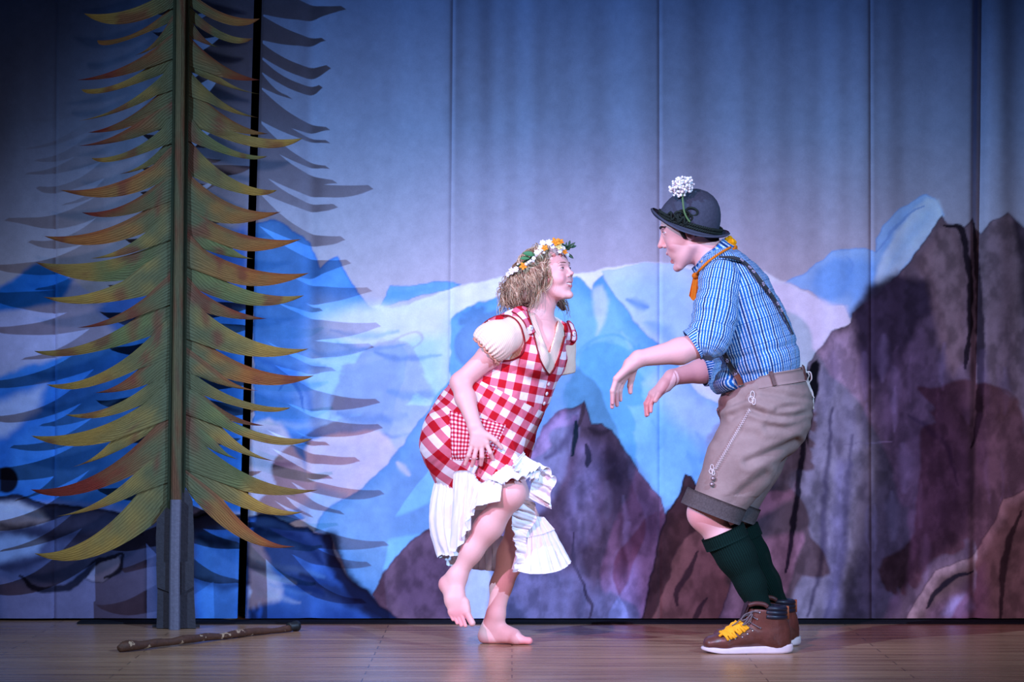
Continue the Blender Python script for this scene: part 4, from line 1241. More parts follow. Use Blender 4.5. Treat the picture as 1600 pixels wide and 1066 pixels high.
# --- cream blouse
def torso(S, off):
    st = [(842, 527, 43, 0.140), (827, 562, 51, 0.148), (802, 600, 61, 0.155), (770, 640, 76, 0.178), (746, 690, 87, 0.205), (752, 722, 72, 0.19)]
    P = [PW(a, b_, 0.01) for a, b_, c, d in st]
    r = [c * SW + off for a, b_, c, d in st]; f = [(d + off) / (c * SW + off) for a, b_, c, d in st]
    S.chain(P, r, 0.03, (0, 1, 0), f)
    S.cone(PW(806, 514, -0.115), PW(836, 505, -0.01), 0.050 + off, 0.048 + off, 0.03)
    S.cone(PW(882, 526, 0.135), PW(846, 508, 0.03), 0.048 + off, 0.048 + off, 0.03)
    for s_ in (-1, 1):
        S.ell(PW(848 + 10 * s_, 562, -0.075 + 0.075 * s_), (0.055 + off, 0.055 + off, 0.06 + off), None, 0.04)
blo = SDF()
torso(blo, -0.008)
blo.cut(PW(815, 590), (-0.465, 0, -0.885))
arm_dir = unit(NE - NS)
blo.cone(PW(802, 519, -0.13), PW(771, 535, -0.165), 0.053, 0.066, 0.03)
blo.ell(PW(775, 530, -0.165), (0.076, 0.058, 0.064), None, 0.03)
blo.cut(PW(761, 548, -0.16), arm_dir)
vneck = [W(a, b_, DW - 0.1)[[0, 2]] for a, b_ in ((826, 470), (834, 487), (842, 512), (850, 534), (858, 553), (864, 533), (870, 512), (874, 497), (880, 470))]
blo.prism(vneck, DW - 0.4, DW + 0.06, 0.003)
# the far sleeve ends in a straight cuff; the low cut keeps the rest of the blouse
V, F = blo.mesh(0.0038)
N = vnormals(V, F)
def wrinkle(V, N, amp, sc, seed):
    n = fbm(V[:, 0] * sc + V[:, 1] * sc * 0.6 + 31, V[:, 2] * sc + V[:, 1] * sc * 0.5 + 17, seed) - 0.5
    return V + N * (amp * n)[:, None]
gath = np.sin(np.arctan2((V - PW(761, 548, -0.16)) @ np.array([0, 1.0, 0]), (V - PW(761, 548, -0.16)) @ np.cross(arm_dir, (0, 1, 0))) * 26)
near_cuff = np.exp(-(((V - PW(761, 548, -0.16)) @ arm_dir) / 0.035) ** 2)
V = V + N * (0.003 * gath * near_cuff)[:, None]
V = wrinkle(V, N, 0.005, 22, 5)
def stripe_mat(name, c0, c1, period, axis=0, duty=0.5):
    b = NB(name)
    sp_ = b.n('ShaderNodeSeparateXYZ'); b.l(b.attr('pat').outputs['Vector'], sp_.inputs[0])
    f = b.math('LESS_THAN', b.math('FRACT', b.math('MULTIPLY', sp_.outputs[axis], 1.0 / period)), duty)
    c = b.mix(f, c0, c1)
    b.bump(b.math('ADD', b.noise(200, 2), b.math('MULTIPLY', f, 0.8)), 0.25, 0.002)
    return b.fin(c, 0.85, 0.15)
CREAM = stripe_mat('cream_blouse', rgb(248, 226, 206), rgb(240, 206, 182), 0.0075)
ax_t = unit(PW(770, 640) - PW(842, 527)); ax_p = np.cross((0, 1, 0), ax_t)
pat = np.stack([(V @ np.array([0.85, 0.1, 0.5])) + 0.3 * V[:, 1], V @ ax_t, V[:, 1]], 1)
blouse = mesh_from('blouse', V, F, CREAM, wom, vec=pat)
fsl = SDF(); fsl.cone(PW(881, 528, 0.14), PW(882, 590, 0.18), 0.046, 0.040, 0.02); fsl.cut(PW(882, 586, 0.17), unit((0.2, 0, -1)))
V, F = fsl.mesh(0.004); V = wrinkle(V, vnormals(V, F), 0.006, 30, 2)
mesh_from('sleeve', V, F, CREAM, blouse, vec=np.stack([V[:, 0] + V[:, 1], V[:, 2], V[:, 1]], 1))
# cuff frill
m = MB(); cc = PW(761, 548, -0.16); e1 = np.cross(arm_dir, (0, 1, 0)); e1 = unit(e1); e2 = np.cross(arm_dir, e1)
a = np.linspace(0, 2 * math.pi, 73)
P = [cc + (0.0605 + 0.004 * math.sin(t * 12)) * (math.cos(t) * e1 + 0.88 * math.sin(t) * e2) + arm_dir * (0.004 + 0.003 * math.cos(t * 12)) for t in a]
m.tube(P, 0.0042, 6)
m.build('cuff_frill', simple('cuff_frill', rgb(214, 150, 128), 0.85), wom)

# --- gingham pinafore
drs = SDF()
torso(drs, 0.0)
drs.cone(PW(748, 702, -0.06), PW(786, 742, -0.19), 0.10, 0.086, 0.05)
drs.cone(PW(748, 715, 0.02), PW(735, 750, 0.03), 0.135, 0.118, 0.04, (0, 1, 0), 1.2)
drs.cone(PW(764, 515, -0.045), PW(812, 497, -0.085), 0.030, 0.040, 0.03)
drs.cut(PW(757, 762, -0.1), unit((0.25, 0, -1.0)), 0.01)
neck = [W(a, b_, DW - 0.1)[[0, 2]] for a, b_ in ((818, 462), (824, 486), (832, 512), (838, 540), (843, 560), (851, 576), (859, 585), (867, 574), (874, 556), (879, 540), (884, 520), (884, 462))]
drs.prism(neck, DW - 0.5, DW + 0.075, 0.003)
arm_h = [W(a, b_, DW - 0.1)[[0, 2]] for a, b_ in ((753, 506), (771, 496), (792, 493), (806, 500), (816, 516), (819, 540), (812, 557), (797, 563), (775, 562), (755, 545))]
drs.prism(arm_h, DW - 0.5, DW - 0.09, 0.003)
V, F = drs.mesh(0.0040)
N = vnormals(V, F)
V = wrinkle(V, N, 0.016, 11, 8); V = wrinkle(V, N, 0.006, 34, 9)
# gathered waist folds
tp = [np.array(q) for q in ((842, 527), (827, 562), (802, 600), (770, 640), (746, 690), (752, 722), (757, 790))]
tp3 = np.array([PW(a, b_, 0.01) for a, b_ in tp])
def torso_uv(V):
    best = np.full(len(V), 1e9); vv = np.zeros(len(V)); uu = np.zeros(len(V)); acc = 0.0
    for i in range(len(tp3) - 1):
        a, b_ = tp3[i], tp3[i + 1]; e = b_ - a; L_ = np.linalg.norm(e); e = e / L_
        t = (V - a) @ e
        lo_ = -1e9 if i == 0 else 0; hi_ = 1e9 if i == len(tp3) - 2 else L_
        tc = np.clip(t, lo_, hi_); q = V - a - tc[:, None] * e
        d = np.linalg.norm(q, axis=1)
        off = q @ np.cross((0, 1, 0), e) * -1.0
        an = np.arctan2(off, -(V[:, 1] - DW - 0.01))
        m_ = d < best
        best[m_] = d[m_]; vv[m_] = (acc + tc)[m_]; uu[m_] = (an * 0.165)[m_]
        acc += L_
    return np.stack([uu, vv, np.zeros(len(V))], 1)
ax = tp3[3] - tp3[1]
# the check is laid along the lean of the body
ang = 0.0
BOD, SKI = 0.37, 0.07
def check_uv(V):
    e = unit(tp3[4] - tp3[1]); p_ = np.cross((0, 1, 0), e)
    if p_[0] < 0: p_ = -p_
    q = V - tp3[3]
    a = q @ e; off = q @ p_
    near = DW - V[:, 1]
    u = np.where(near > 0.05, off, off + 0.4 * (0.05 - near) * np.sign(off))
    # bend the skirt part of the check around the hip
    k = sstep(0.02, 0.16, a)
    th = k * 0.42 * np.clip(-off / 0.15, 0, 1.0)
    u2 = u * np.cos(th) + a * np.sin(th) * 0.7; a2 = a * np.cos(th) - u * np.sin(th) * 0.7
    return np.stack([u2, a2, a + 0.10 * off], 1)
GING = check_mat('red_white_gingham', 0.0285, rgb(240, 228, 232), rgb(216, 112, 132), rgb(186, 18, 34), turn=(-0.36, -0.04, -0.075))
pin = mesh_from('pinafore', V, F, GING, wom, vec=check_uv(V))
REDP = simple('red_piping', rgb(140, 18, 30), 0.8)
def on_dress(pts, off=0.002, sdf=drs, n=8):
    P = catmull(np.array(pts, float), n)
    H = sdf.hit(P[:, 0], P[:, 1])
    return H, sdf.normal(H)
def px_tube(pts, dy, r, name, mat, parent, nseg=8, flat=None):
    Q = catmull(np.array([PW(a, b_, d) for (a, b_), d in zip(pts, dy)]), nseg)
    m = MB(); m.tube(Q, r, 8, flat=flat); return m.build(name, mat, parent)
# piping follows the cut edges: take the outer of dress and blouse, then lift slightly
both = SDF(); both.ops = [o for o in drs.ops if o[3] == 'u'] 
hull = SDF(); hull.ops = both.ops + [o for o in blo.ops if o[3] == 'u']
def edge_tube(pts, r, name, mat, parent, lift=0.001, sdf=both):
    P = catmull(np.array(pts, float), 8)
    H = sdf.hit(P[:, 0], P[:, 1]); H = H + sdf.normal(H) * lift
    H = np.array([H[max(i - 1, 0):i + 2].mean(0) for i in range(len(H))])
    m = MB(); m.tube(H, r, 8); return m.build(name, mat, parent)
edge_tube([(822, 484), (828, 500), (832, 514), (838, 540), (843, 560), (851, 576), (859, 585), (867, 575), (874, 557), (879, 541), (883, 524)], 0.0028, 'neck_piping', REDP, pin)
edge_tube([(757, 505), (771, 496), (790, 493), (802, 497), (811, 506), (817, 520), (820, 540), (814, 555), (800, 563), (786, 564)], 0.0028, 'armhole_piping', REDP, pin, 0.001, hull)
# shoulder straps with buttons
WHITE = simple('white_button', rgb(236, 232, 236), 0.35, 0.5)
def strap(pts, wpx, name, btn):
    P = catmull(np.array(pts, float), 8); n = len(P)
    H = both.hit(P[:, 0], P[:, 1]); N_ = both.normal(H); H = H + N_ * 0.009
    T = np.gradient(H, axis=0); T /= np.linalg.norm(T, axis=1)[:, None]
    S_ = np.cross(T, N_); S_ /= np.linalg.norm(S_, axis=1)[:, None]
    rows = []
    w = np.full(n, wpx * SW); w[-1] *= 0.35; w[-2] *= 0.75
    for i in range(n): rows.append([H[i] + S_[i] * w[i] * t - N_[i] * 0.004 * t * t for t in np.linspace(-1, 1, 7)])
    G = np.array(rows); uv = np.zeros((n * 7, 3)); uv[:, 0] = np.tile(np.linspace(0, 0.05, 7), n) + 0.01; uv[:, 1] = np.repeat(np.linspace(0, 0.12, n), 7); uv[:, 2] = 1.0
    o = sheet(name, G, GING, pin, 0.004, vec=uv)
    ed = MB(); loop = np.vstack([G[:, 0], G[-1, 1:-1], G[::-1, -1]]); ed.tube(loop, 0.0026, 6); ed.build('strap_piping', REDP, o)
    hb = both.hit([btn[0]], [btn[1]])[0]; nb_ = both.normal(hb[None])[0]
    hb = hb + nb_ * 0.011
    e1 = unit(np.cross(nb_, (0, 0, 1))); e2 = np.cross(nb_, e1)
    mb = MB(); mb.ball(hb, np.array([0.0105, 0.0105, 0.0035]), None, 16, 8, np.stack([e1, e2, nb_], 1)); bt = mb.build('button', WHITE, o)
    mb = MB()
    for t in (-1, 1): mb.ball(hb + nb_ * 0.003 + e1 * 0.0028 * t, 0.0018, None, 8, 5)
    mb.build('button_hole', simple('button_hole', rgb(90, 80, 110), 0.8), bt)
strap([(806, 485), (812, 489), (818, 497), (823, 506), (827, 516), (829, 522)], 7.2, 'shoulder_strap', (826.5, 513))
strap([(888, 504), (891, 510), (894, 518), (895.5, 526), (895, 532)], 6.0, 'shoulder_strap', (893.5, 522))
for bx, by in ((856, 600), (853, 615), (849, 630)):
    hb = both.hit([bx], [by])[0]; nb_ = both.normal(hb[None])[0]
    e1 = unit(np.cross(nb_, (0, 0, 1))); e2 = np.cross(nb_, e1)
    mb = MB(); mb.ball(hb + nb_ * 0.004, np.array([0.0075, 0.0075, 0.003]), None, 14, 8, np.stack([e1, e2, nb_], 1)); mb.build('button', WHITE, pin)
# patch pocket in a smaller check
def patch(name, quad, nu, nv, off, mat, parent, uvs, sdf, ruf=0.0):
    q = np.array(quad, float); u, v = np.meshgrid(np.linspace(0, 1, nu), np.linspace(0, 1, nv))
    u = u[..., None]; v = v[..., None]
    X = (q[0] * (1 - u) + q[1] * u) * (1 - v) + (q[3] * (1 - u) + q[2] * u) * v
    H = sdf.hit(X[..., 0].ravel(), X[..., 1].ravel()); N_ = sdf.normal(H)
    e = np.minimum.reduce([u, 1 - u, v, 1 - v]).ravel()
    o_ = off * sstep(0, 0.12, e + 0.03) + ruf * (fbm(X[..., 0].ravel() / 6, X[..., 1].ravel() / 6, 3) - 0.5)
    H = H + N_ * o_[:, None]
    uv = np.stack([u.ravel() * uvs[0], v.ravel() * uvs[1], 0 * u.ravel()], 1)
    return sheet(name, H.reshape(nv, nu, 3), mat, parent, 0.002, vec=uv)
SMALL = check_mat('small_gingham', 0.0072, rgb(240, 226, 232), rgb(214, 100, 122), rgb(178, 22, 44))
patch('pocket', [(703, 642), (790, 664), (768, 716), (706, 719)], 24, 24, 0.010, SMALL, pin, (0.20, 0.17), both, 0.012)

# --- white petticoat: gathered flounces
WHT = simple('white_cotton', rgb(238, 236, 244), 0.85, 0.15, 60, 0.06, 0.15)
pet = mesh_from('petticoat', *(lambda v, f: (v, f))(*SDF().cone(PW(748, 706, 0.02), PW(748, 752, 0.02), 0.125, 0.105, 0.03, (0, 1, 0), 1.15).mesh(0.008)), WHT, wom)
def flounce(name, G, folds, amp, seed, ext=0.0, edge=0.5):
    """G rows from gathered edge to hem; folds grow to the hem"""
    G = np.array(G); nv, nu = G.shape[:2]
    i = np.arange(nv * nu).reshape(nv, nu)
    F_ = np.stack([i[:-1, :-1], i[:-1, 1:], i[1:, 1:], i[1:, :-1]], -1).reshape(-1, 4)
    N_ = vnormals(G.reshape(-1, 3), F_).reshape(nv, nu, 3)
    u = np.linspace(0, 1, nu)[None, :]; v = np.linspace(0, 1, nv)[:, None]
    ph = u * folds * 2 * math.pi + 1.6 * np.sin(u * 9 + seed) + 0.5 * v * np.sin(u * 14 + seed)
    d = amp * (0.18 + 0.82 * v ** 0.9) * (np.sin(ph) + 0.35 * np.sin(2.7 * ph + seed))
    d = d + amp * 0.8 * (fbm(u * 14 + v * 2 + seed, v * 6 + 0 * u, 12 + int(seed)) - 0.5)
    d = d + amp * edge * 0.6 * sstep(0.75, 1.0, v) * np.sin(u * folds * 2.6 * 2 * math.pi + 2 * np.sin(u * 17))
    d = d + amp * 0.22 * (1 - v) ** 3 * np.sin(u * folds * 3 * 2 * math.pi + 2 * np.sin(u * 13))
    T_ = np.gradient(G, axis=1); T_ /= np.linalg.norm(T_, axis=2)[..., None] + 1e-9
    P_ = G + N_ * d[..., None] + T_ * (amp * 0.7 * v * np.cos(ph))[..., None]
    return sheet(name, P_, WHT, pet, 0.0016)
# back flounce hanging round the legs
th = np.radians(np.linspace(80, 262, 160)); rows = []
for v in np.linspace(0, 1, 22):
    cx, cy = 742 + 4 * v, 748 + 0 * v
    rx = 0.142 + 0.055 * math.sin(v * 2.2) - 0.055 * v; ry = 0.15 + 0.02 * v
    rows.append([PW(cx, 752 + v * (112 + 26 * (1 - abs(math.degrees(t) - 95) / 100 if math.degrees(t) < 190 else 0)), 0.02) + np.array([rx * math.cos(t), ry * math.sin(t), 0]) for t in th])
flounce('back_flounce', rows, 9, 0.011, 1.0)
# front flounce thrown over the raised thigh
G = lerp_rows([PW(708, 738, -0.19), PW(722, 735, -0.225), (PW(738, 739, -0.25)), PW(751, 754, -0.275), PW(764, 749, -0.285), PW(786, 738, -0.29)],
              [PW(700, 850, -0.15), PW(712, 862, -0.19), PW(727, 838, -0.225), PW(738, 800, -0.26), PW(757, 788, -0.29), PW(783, 784, -0.305)], 130, 26)
flounce('front_flounce', G, 5, 0.009, 2.0)
# frill over the knee, swung out to the right
G = lerp_rows([PW(762, 748, -0.285), PW(782, 733, -0.275), PW(800, 722, -0.25), PW(817, 711, -0.21), PW(826, 726, -0.19), PW(830, 752, -0.20), PW(826, 778, -0.21)],
              [PW(780, 756, -0.315), PW(797, 752, -0.315), PW(815, 748, -0.29), PW(846, 733, -0.23), PW(869, 749, -0.20), PW(860, 772, -0.21), PW(862, 796, -0.20)], 160, 24)
flounce('knee_flounce', G, 8, 0.010, 3.0, edge=0.9)
G = lerp_rows([PW(818, 706, -0.215), PW(822, 716, -0.205), PW(828, 726, -0.195), PW(846, 730, -0.20)], [PW(800, 727, -0.285), PW(806, 738, -0.29), PW(820, 748, -0.285), PW(842, 750, -0.25)], 100, 14)
flounce('hem_frill', G, 6, 0.007, 6.0, edge=0.8)
# vertical frill and lower tier
G = lerp_rows([PW(836, 786, -0.16), PW(838, 812, -0.14), PW(822, 838, -0.13), PW(827, 868, -0.12), PW(828, 895, -0.11)],
              [PW(820, 778, -0.19), PW(800, 806, -0.16), PW(802, 838, -0.15), PW(806, 868, -0.14), PW(801, 891, -0.13)], 120, 14)
flounce('side_frill', G, 7, 0.009, 4.0, edge=0.9)
G = lerp_rows([PW(812, 800, -0.10), PW(834, 806, -0.10), PW(850, 808, -0.09)], [PW(814, 842, -0.11), PW(840, 838, -0.11), PW(865, 828, -0.08)], 40, 12)
flounce('upper_tier', G, 5, 0.006, 7.0)
G = lerp_rows([PW(812, 843, -0.11), PW(832, 838, -0.12), PW(850, 834, -0.11), PW(866, 827, -0.08)], [PW(801, 890, -0.11), PW(828, 897, -0.14), PW(858, 896, -0.13), PW(880, 889, -0.10), PW(893, 877, -0.06)], 80, 18)
flounce('lower_tier', G, 7, 0.007, 5.0, edge=0.25)
G = lerp_rows([PW(700, 835, 0.14), PW(740, 835, 0.16), PW(790, 838, 0.15)], [PW(700, 884, 0.15), PW(745, 890, 0.17), PW(792, 894, 0.15)], 60, 10)
flounce('back_tier', G, 8, 0.010, 8.0)

# --- curly blond hair
hr = SDF()
hr.ell(HL(-2.3, 0, 4.0), np.array([9.3, 8.0, 8.4]) * hq, HR, 0.02)
hr.cone(HL(-5.5, -2.5, 0), PW(803, 464, -0.03), 0.054, 0.036, 0.03); hr.cone(HL(-4.0, -5.0, 0), PW(824, 462, -0.07), 0.036, 0.026, 0.03)
hr.cone(HL(-5.5, 3, 0), PW(815, 470, 0.06), 0.055, 0.05, 0.03); hr.cone(HL(-2, 6.6, -1), PW(880, 482, 0.10), 0.030, 0.012, 0.02)
hr.ell(HL(8.4, 0, -0.6), np.array([6.0, 6.4, 7.0]) * hq, HR, 0.012, 's')
V, F = hr.mesh(0.005)
N = vnormals(V, F); V = wrinkle(V, N, 0.012, 45, 3)
HAIR = attr_mat('blond_hair', 0.55, 0.35, 300, 0.25, 0.3)
n_ = fbm(V[:, 0] * 60 + V[:, 1] * 40, V[:, 2] * 30, 6)[:, None]
hair = mesh_from('hair', V, F, HAIR, wom, col=rgb(84, 62, 52) * (1 - n_) + rgb(140, 110, 92) * n_)
rs = random.Random(3)
hc = HL(-2.0, 0, 3.6)
paths = []; NPT = 42; waves = []
for k in range(150):
    sd = -1 if rs.random() < 0.78 else 1
    a = rs.uniform(-0.05, 2.7)                      # angle round from the temple to the back
    e = rs.uniform(-0.1, 1.45)                      # elevation on the scalp
    dl = np.array([math.cos(a) * math.cos(e), sd * math.sin(a) * math.cos(e), math.sin(e)])
    root0 = HL(-1.8 + dl[0] * 9.0, dl[1] * 7.6, 3.4 + dl[2] * 8.0)
    if sd < 0:
        g = min(max(a / 2.4, 0), 1)                 # temple locks fall in front, back locks behind
        ex = 846 - 74 * (0.75 * g + 0.25 * rs.random()) + rs.uniform(-6, 4)
        end0 = PW(ex, 478 + rs.uniform(-14, 18), -0.10 + 0.075 * g + rs.uniform(-0.02, 0.02))
    else:
        end0 = PW(874 + 14 * rs.random(), 474 + 34 * rs.random(), 0.085 + 0.03 * rs.random()) if rs.random() < 0.45 else PW(782 + 50 * rs.random(), 470 + rs.uniform(-5, 20), 0.02 + 0.07 * rs.random())
    tail0 = rs.uniform(0.75, 1.0); o1, o2 = rs.uniform(0.002, 0.016), rs.uniform(0.0, 0.022)
    wv = (rs.uniform(2.2, 4.0), rs.uniform(0, 6.28), rs.uniform(0.007, 0.015), unit((rs.uniform(-1, 1), rs.uniform(-1, 1), 0.3)), rs.random())
    for q_ in range(8):
        root = root0 + np.array([rs.gauss(0, 0.005), rs.gauss(0, 0.005), rs.gauss(0, 0.005)])
        end = end0 + np.array([rs.gauss(0, 0.005), rs.gauss(0, 0.004), rs.gauss(0, 0.006)])
        out = unit(root - hc)
        c1_ = root + out * o1 + np.array([-0.012, 0, -0.03])
        c2_ = end * 0.6 + root * 0.4 + out * o2 + np.array([-0.012, 0, 0.02])
        t = np.linspace(0, tail0 * rs.uniform(0.92, 1.04), NPT)[:, None]
        paths.append((1 - t) ** 3 * root + 3 * t * (1 - t) ** 2 * c1_ + 3 * t * t * (1 - t) * c2_ + t ** 3 * end)
        waves.append(wv)
A = np.vstack(paths); 
for _ in range(3):
    d_ = hr.eval(A); ins_ = d_ < 0.002
    if ins_.any(): A[ins_] += hr.normal(A[ins_]) * np.minimum(0.003 - d_[ins_], 0.03)[:, None]
paths = A.reshape(-1, NPT, 3)
ringt = np.linspace(0, 2 * math.pi, 4, endpoint=False)
HV, HF, HCc = [], [], []
for k in range(len(paths)):
    P = paths[k]
    P = np.vstack([P[:1], (P[:-2] + 2 * P[1:-1] + P[2:]) / 4, P[-1:]])
    T_ = np.gradient(P, axis=0); T_ /= np.linalg.norm(T_, axis=1)[:, None] + 1e-9
    fr, ph, am, wax, tone = waves[k]; fr *= rs.uniform(0.97, 1.03); am *= rs.uniform(0.75, 1.1)
    A_ = np.cross(T_, wax); A_ /= np.linalg.norm(A_, axis=1)[:, None] + 1e-9
    B_ = np.cross(T_, A_)
    w = np.linspace(0, 1, NPT)
    g = am * sstep(0.1, 0.5, w)
    P = P + A_ * (g * np.sin(w * fr * 6.28 + ph))[:, None] + B_ * (g * 0.8 * np.cos(w * fr * 6.28 + ph))[:, None]
    T_ = np.gradient(P, axis=0); T_ /= np.linalg.norm(T_, axis=1)[:, None] + 1e-9
    A_ = np.cross(T_, (0.3, 0.9, 0.2)); A_ /= np.linalg.norm(A_, axis=1)[:, None] + 1e-9
    B_ = np.cross(T_, A_)
    r0 = rs.uniform(0.0009, 0.0020) * (1.0 - 0.7 * w ** 3)
    V_ = P[:, None, :] + r0[:, None, None] * (np.cos(ringt)[None, :, None] * A_[:, None, :] + np.sin(ringt)[None, :, None] * B_[:, None, :])
    q = 0.6 * tone + 0.4 * rs.random()
    cc_ = (rgb(132, 102, 82) if q < 0.32 else rgb(190, 158, 126) if q < 0.66 else rgb(232, 208, 176)) * rs.uniform(0.75, 1.05)
    o_ = k * NPT * 4
    i_ = (o_ + np.arange(NPT * 4)).reshape(NPT, 4)
    HF.append(np.stack([i_[:-1], np.roll(i_, -1, 1)[:-1], np.roll(i_, -1, 1)[1:], i_[1:]], -1).reshape(-1, 4))
    HV.append(V_.reshape(-1, 3)); HCc.append(np.tile(cc_, (NPT * 4, 1)))
tag(mesh_from('curls', np.vstack(HV), np.vstack(HF), HAIR, hair, col=np.vstack(HCc)), kind='stuff')

# --- flower wreath
ring = [PW(*q) for q in ((797, 426, -0.02), (812, 414, -0.075), (826, 405, -0.092), (839, 395, -0.096), (851, 386, -0.092), (863, 380, -0.08), (874, 380, -0.06), (884, 385, -0.03),
                         (889, 390, 0.01), (884, 388, 0.06), (866, 384, 0.09), (840, 392, 0.10), (814, 408, 0.09), (799, 423, 0.04), (797, 426, -0.02))]
RC = catmull(ring, 8)
m = MB(); m.tube(RC, 0.0032, 6); wr = m.build('wreath', simple('wreath_stem', rgb(52, 84, 50), 0.7), wom)
PET_W = simple('white_petal', rgb(240, 238, 240), 0.6); PET_O = simple('orange_petal', rgb(240, 150, 40), 0.6); PET_Y = simple('cream_petal', rgb(240, 226, 150), 0.6); PET_B = simple('violet_petal', rgb(70, 70, 170), 0.6)
LEAF = simple('dark_leaf', rgb(26, 70, 44), 0.5, 0.4); LEAF2 = simple('light_leaf', rgb(70, 130, 84), 0.5, 0.4)
def flower(c, nrm, r, mat, n=6, name='flower', center=None):
    nrm = unit(nrm); e1 = unit(np.cross(nrm, (0.2, 0.1, 1))); e2 = np.cross(nrm, e1)
    m = MB()
    for k in range(n):
        a = 2 * math.pi * k / n + 0.4
        d = math.cos(a) * e1 + math.sin(a) * e2
        t = np.cross(nrm, d)
        m.ball(c + d * r * 0.55 + nrm * r * 0.18, np.array([r * 0.52, r * 0.36, r * 0.16]), None, 8, 5, np.stack([unit(d + nrm * 0.4), t, np.cross(unit(d + nrm * 0.4), t)], 1))
    m.ball(c + nrm * r * 0.15, r * 0.28, None, 8, 5)
    return m.build(name, mat, wr)
def leaf(c, d, nrm, L_, w, mat):
    d = unit(d); s_ = unit(np.cross(d, nrm)); nn = np.cross(s_, d)
    rows = []
    for t in np.linspace(0, 1, 9):
        ww = w * math.sin(math.pi * min(t * 0.96 + 0.03, 1)) ** 0.8
        rows.append([c + d * L_ * t + s_ * ww * q + nn * (0.25 * L_ * t * (1 - t) + 0.15 * ww * q * q) for q in (-1, -0.5, 0, 0.5, 1)])
    return sheet('leaf', rows, mat, wr, 0.0012)
vw = np.array([0.1, -1, 0.25])
for px, py, dy, r, mt in ((800, 424, -0.05, 0.016, PET_W), (807, 421, -0.075, 0.013, PET_W), (794, 429, -0.03, 0.012, PET_W), (818, 416, -0.098, 0.017, PET_O), (834, 404, -0.108, 0.009, PET_W), (839, 395, -0.11, 0.013, PET_W),
                          (846, 388, -0.108, 0.016, PET_W), (851, 388, -0.112, 0.015, PET_O), (848, 380, -0.10, 0.014, PET_W), (858, 380, -0.10, 0.016, PET_W), (868, 379, -0.092, 0.021, PET_O), (876, 378, -0.07, 0.014, PET_O),
                          (863, 386, -0.10, 0.011, PET_W), (873, 386, -0.088, 0.017, PET_Y), (874, 393, -0.085, 0.011, PET_W), (882, 394, -0.062, 0.013, PET_O), (862, 382, -0.098, 0.009, PET_B), (880, 388, -0.06, 0.010, PET_W), (886, 398, -0.04, 0.010, PET_W)):
    p = PW(px, py, dy); flower(p, unit(p - hc) + vw * 0.7, r * 0.88, mt, 7 if mt is PET_W else 5)
for px, py, dy, r in ((834, 403, -0.105, 0.0062), (833, 408, -0.10, 0.006), (829, 408, -0.105, 0.0055), (826, 410, -0.10, 0.006), (822, 413, -0.105, 0.006), (809, 413, -0.09, 0.004), (844, 393, -0.112, 0.006), (850, 395, -0.11, 0.005), (838, 399, -0.11, 0.005)):
    m = MB(); m.ball(PW(px, py, dy), r, None, 9, 6); m.build('berry', PET_W, wr)
leaf(PW(836, 399, -0.10), (-1, -0.2, 0.15), (0.1, -1, 0.6), 0.046, 0.011, LEAF2); leaf(PW(828, 403, -0.10), (-1, -0.1, -0.1), (0.1, -1, 0.6), 0.036, 0.009, LEAF2)
for a, b_, w_, L_ in (((884, 392, -0.04), (0.85, -0.2, 0.75), 0.006, 0.046), ((887, 390, -0.03), (0.35, 0, 1), 0.005, 0.026), ((890, 387, -0.03), (1, 0, 0.25), 0.005, 0.026), ((886, 396, -0.035), (0.8, 0, -0.65), 0.0055, 0.030), ((884, 391, -0.03), (0.1, 0, 1), 0.004, 0.03), ((889, 384, -0.03), (0.2, 0, 1), 0.004, 0.020)):
    leaf(PW(*a), b_, (0, -1, 0.2), L_, w_, LEAF)
# ------------------------------------------------------------------ the man in leather shorts
DMM = 9.12
def PM(px, py, dy=0.0): return W(px, py, DMM + dy)
SM = DMM / FPX
man = empty('person', (PM(1180, 0)[0], DMM, 0))
tag(man, 'leaning dancer in blue striped shirt, leather shorts, green knee socks and felt hat', 'person')

B = SDF()
yw, pt = math.radians(6), math.radians(14)
mf = np.array([-math.cos(yw) * math.cos(pt), math.sin(yw) * math.cos(pt), -math.sin(pt)])
ms = unit(np.cross((0, 0, 1), mf)); mu = np.cross(mf, ms)
mO = PM(1076.5, 367, 0.0)
ML, MR, mq = add_head(B, mO, mf, ms, mu, 1.02, {'jaw': 0.9, 'eu': 1.5})
for sd in (-1, 1):                                             # open mouth, stronger brow and nose
    B.cone(ML(8.75, 0, -4.5), ML(7.2, 2.2 * sd, -5.1), 0.55 * mq, 0.35 * mq, 0.5 * mq)
    B.cone(ML(7.9, 0, -7.7), ML(6.8, 2.0 * sd, -6.3), 0.60 * mq, 0.36 * mq, 0.5 * mq)
    B.cone(ML(8.7, 0, -6.1), ML(7.4, 1.5 * sd, -5.8), 0.75 * mq, 0.35 * mq, 0.3 * mq, mode='s')
B.cone(ML(9.1, 0, 1.8), ML(10.7, 0, -1.1), 0.55 * mq, 0.8 * mq, 0.6 * mq)
B.ell(ML(10.7, 0, -1.5), np.array([0.85, 0.8, 0.7]) * mq, MR, 0.5 * mq)
nb = PM(1120, 408, 0.0)
B.cone(ML(-2.6, 0, -4.0), nb, 0.057, 0.062, 0.02)
NS, FS = PM(1122, 444, -0.17), PM(1112, 442, 0.18)
B.cone(nb, NS, 0.05, 0.036, 0.03); B.cone(nb, FS, 0.05, 0.036, 0.03)
B.cone(PM(1135, 440), PM(1185, 590), 0.11, 0.12, 0.04, (0, 1, 0), 1.25)
# near arm
NE, NWr = PM(1106, 535, -0.235), PM(998, 560.5, -0.30)
B.cone(NS, NE, 0.050, 0.044, 0.02)
fm = PM(1062, 549, -0.26)
B.cone(NE, fm, 0.044, 0.044, 0.02); B.cone(fm, NWr, 0.044, 0.0275, 0.02)
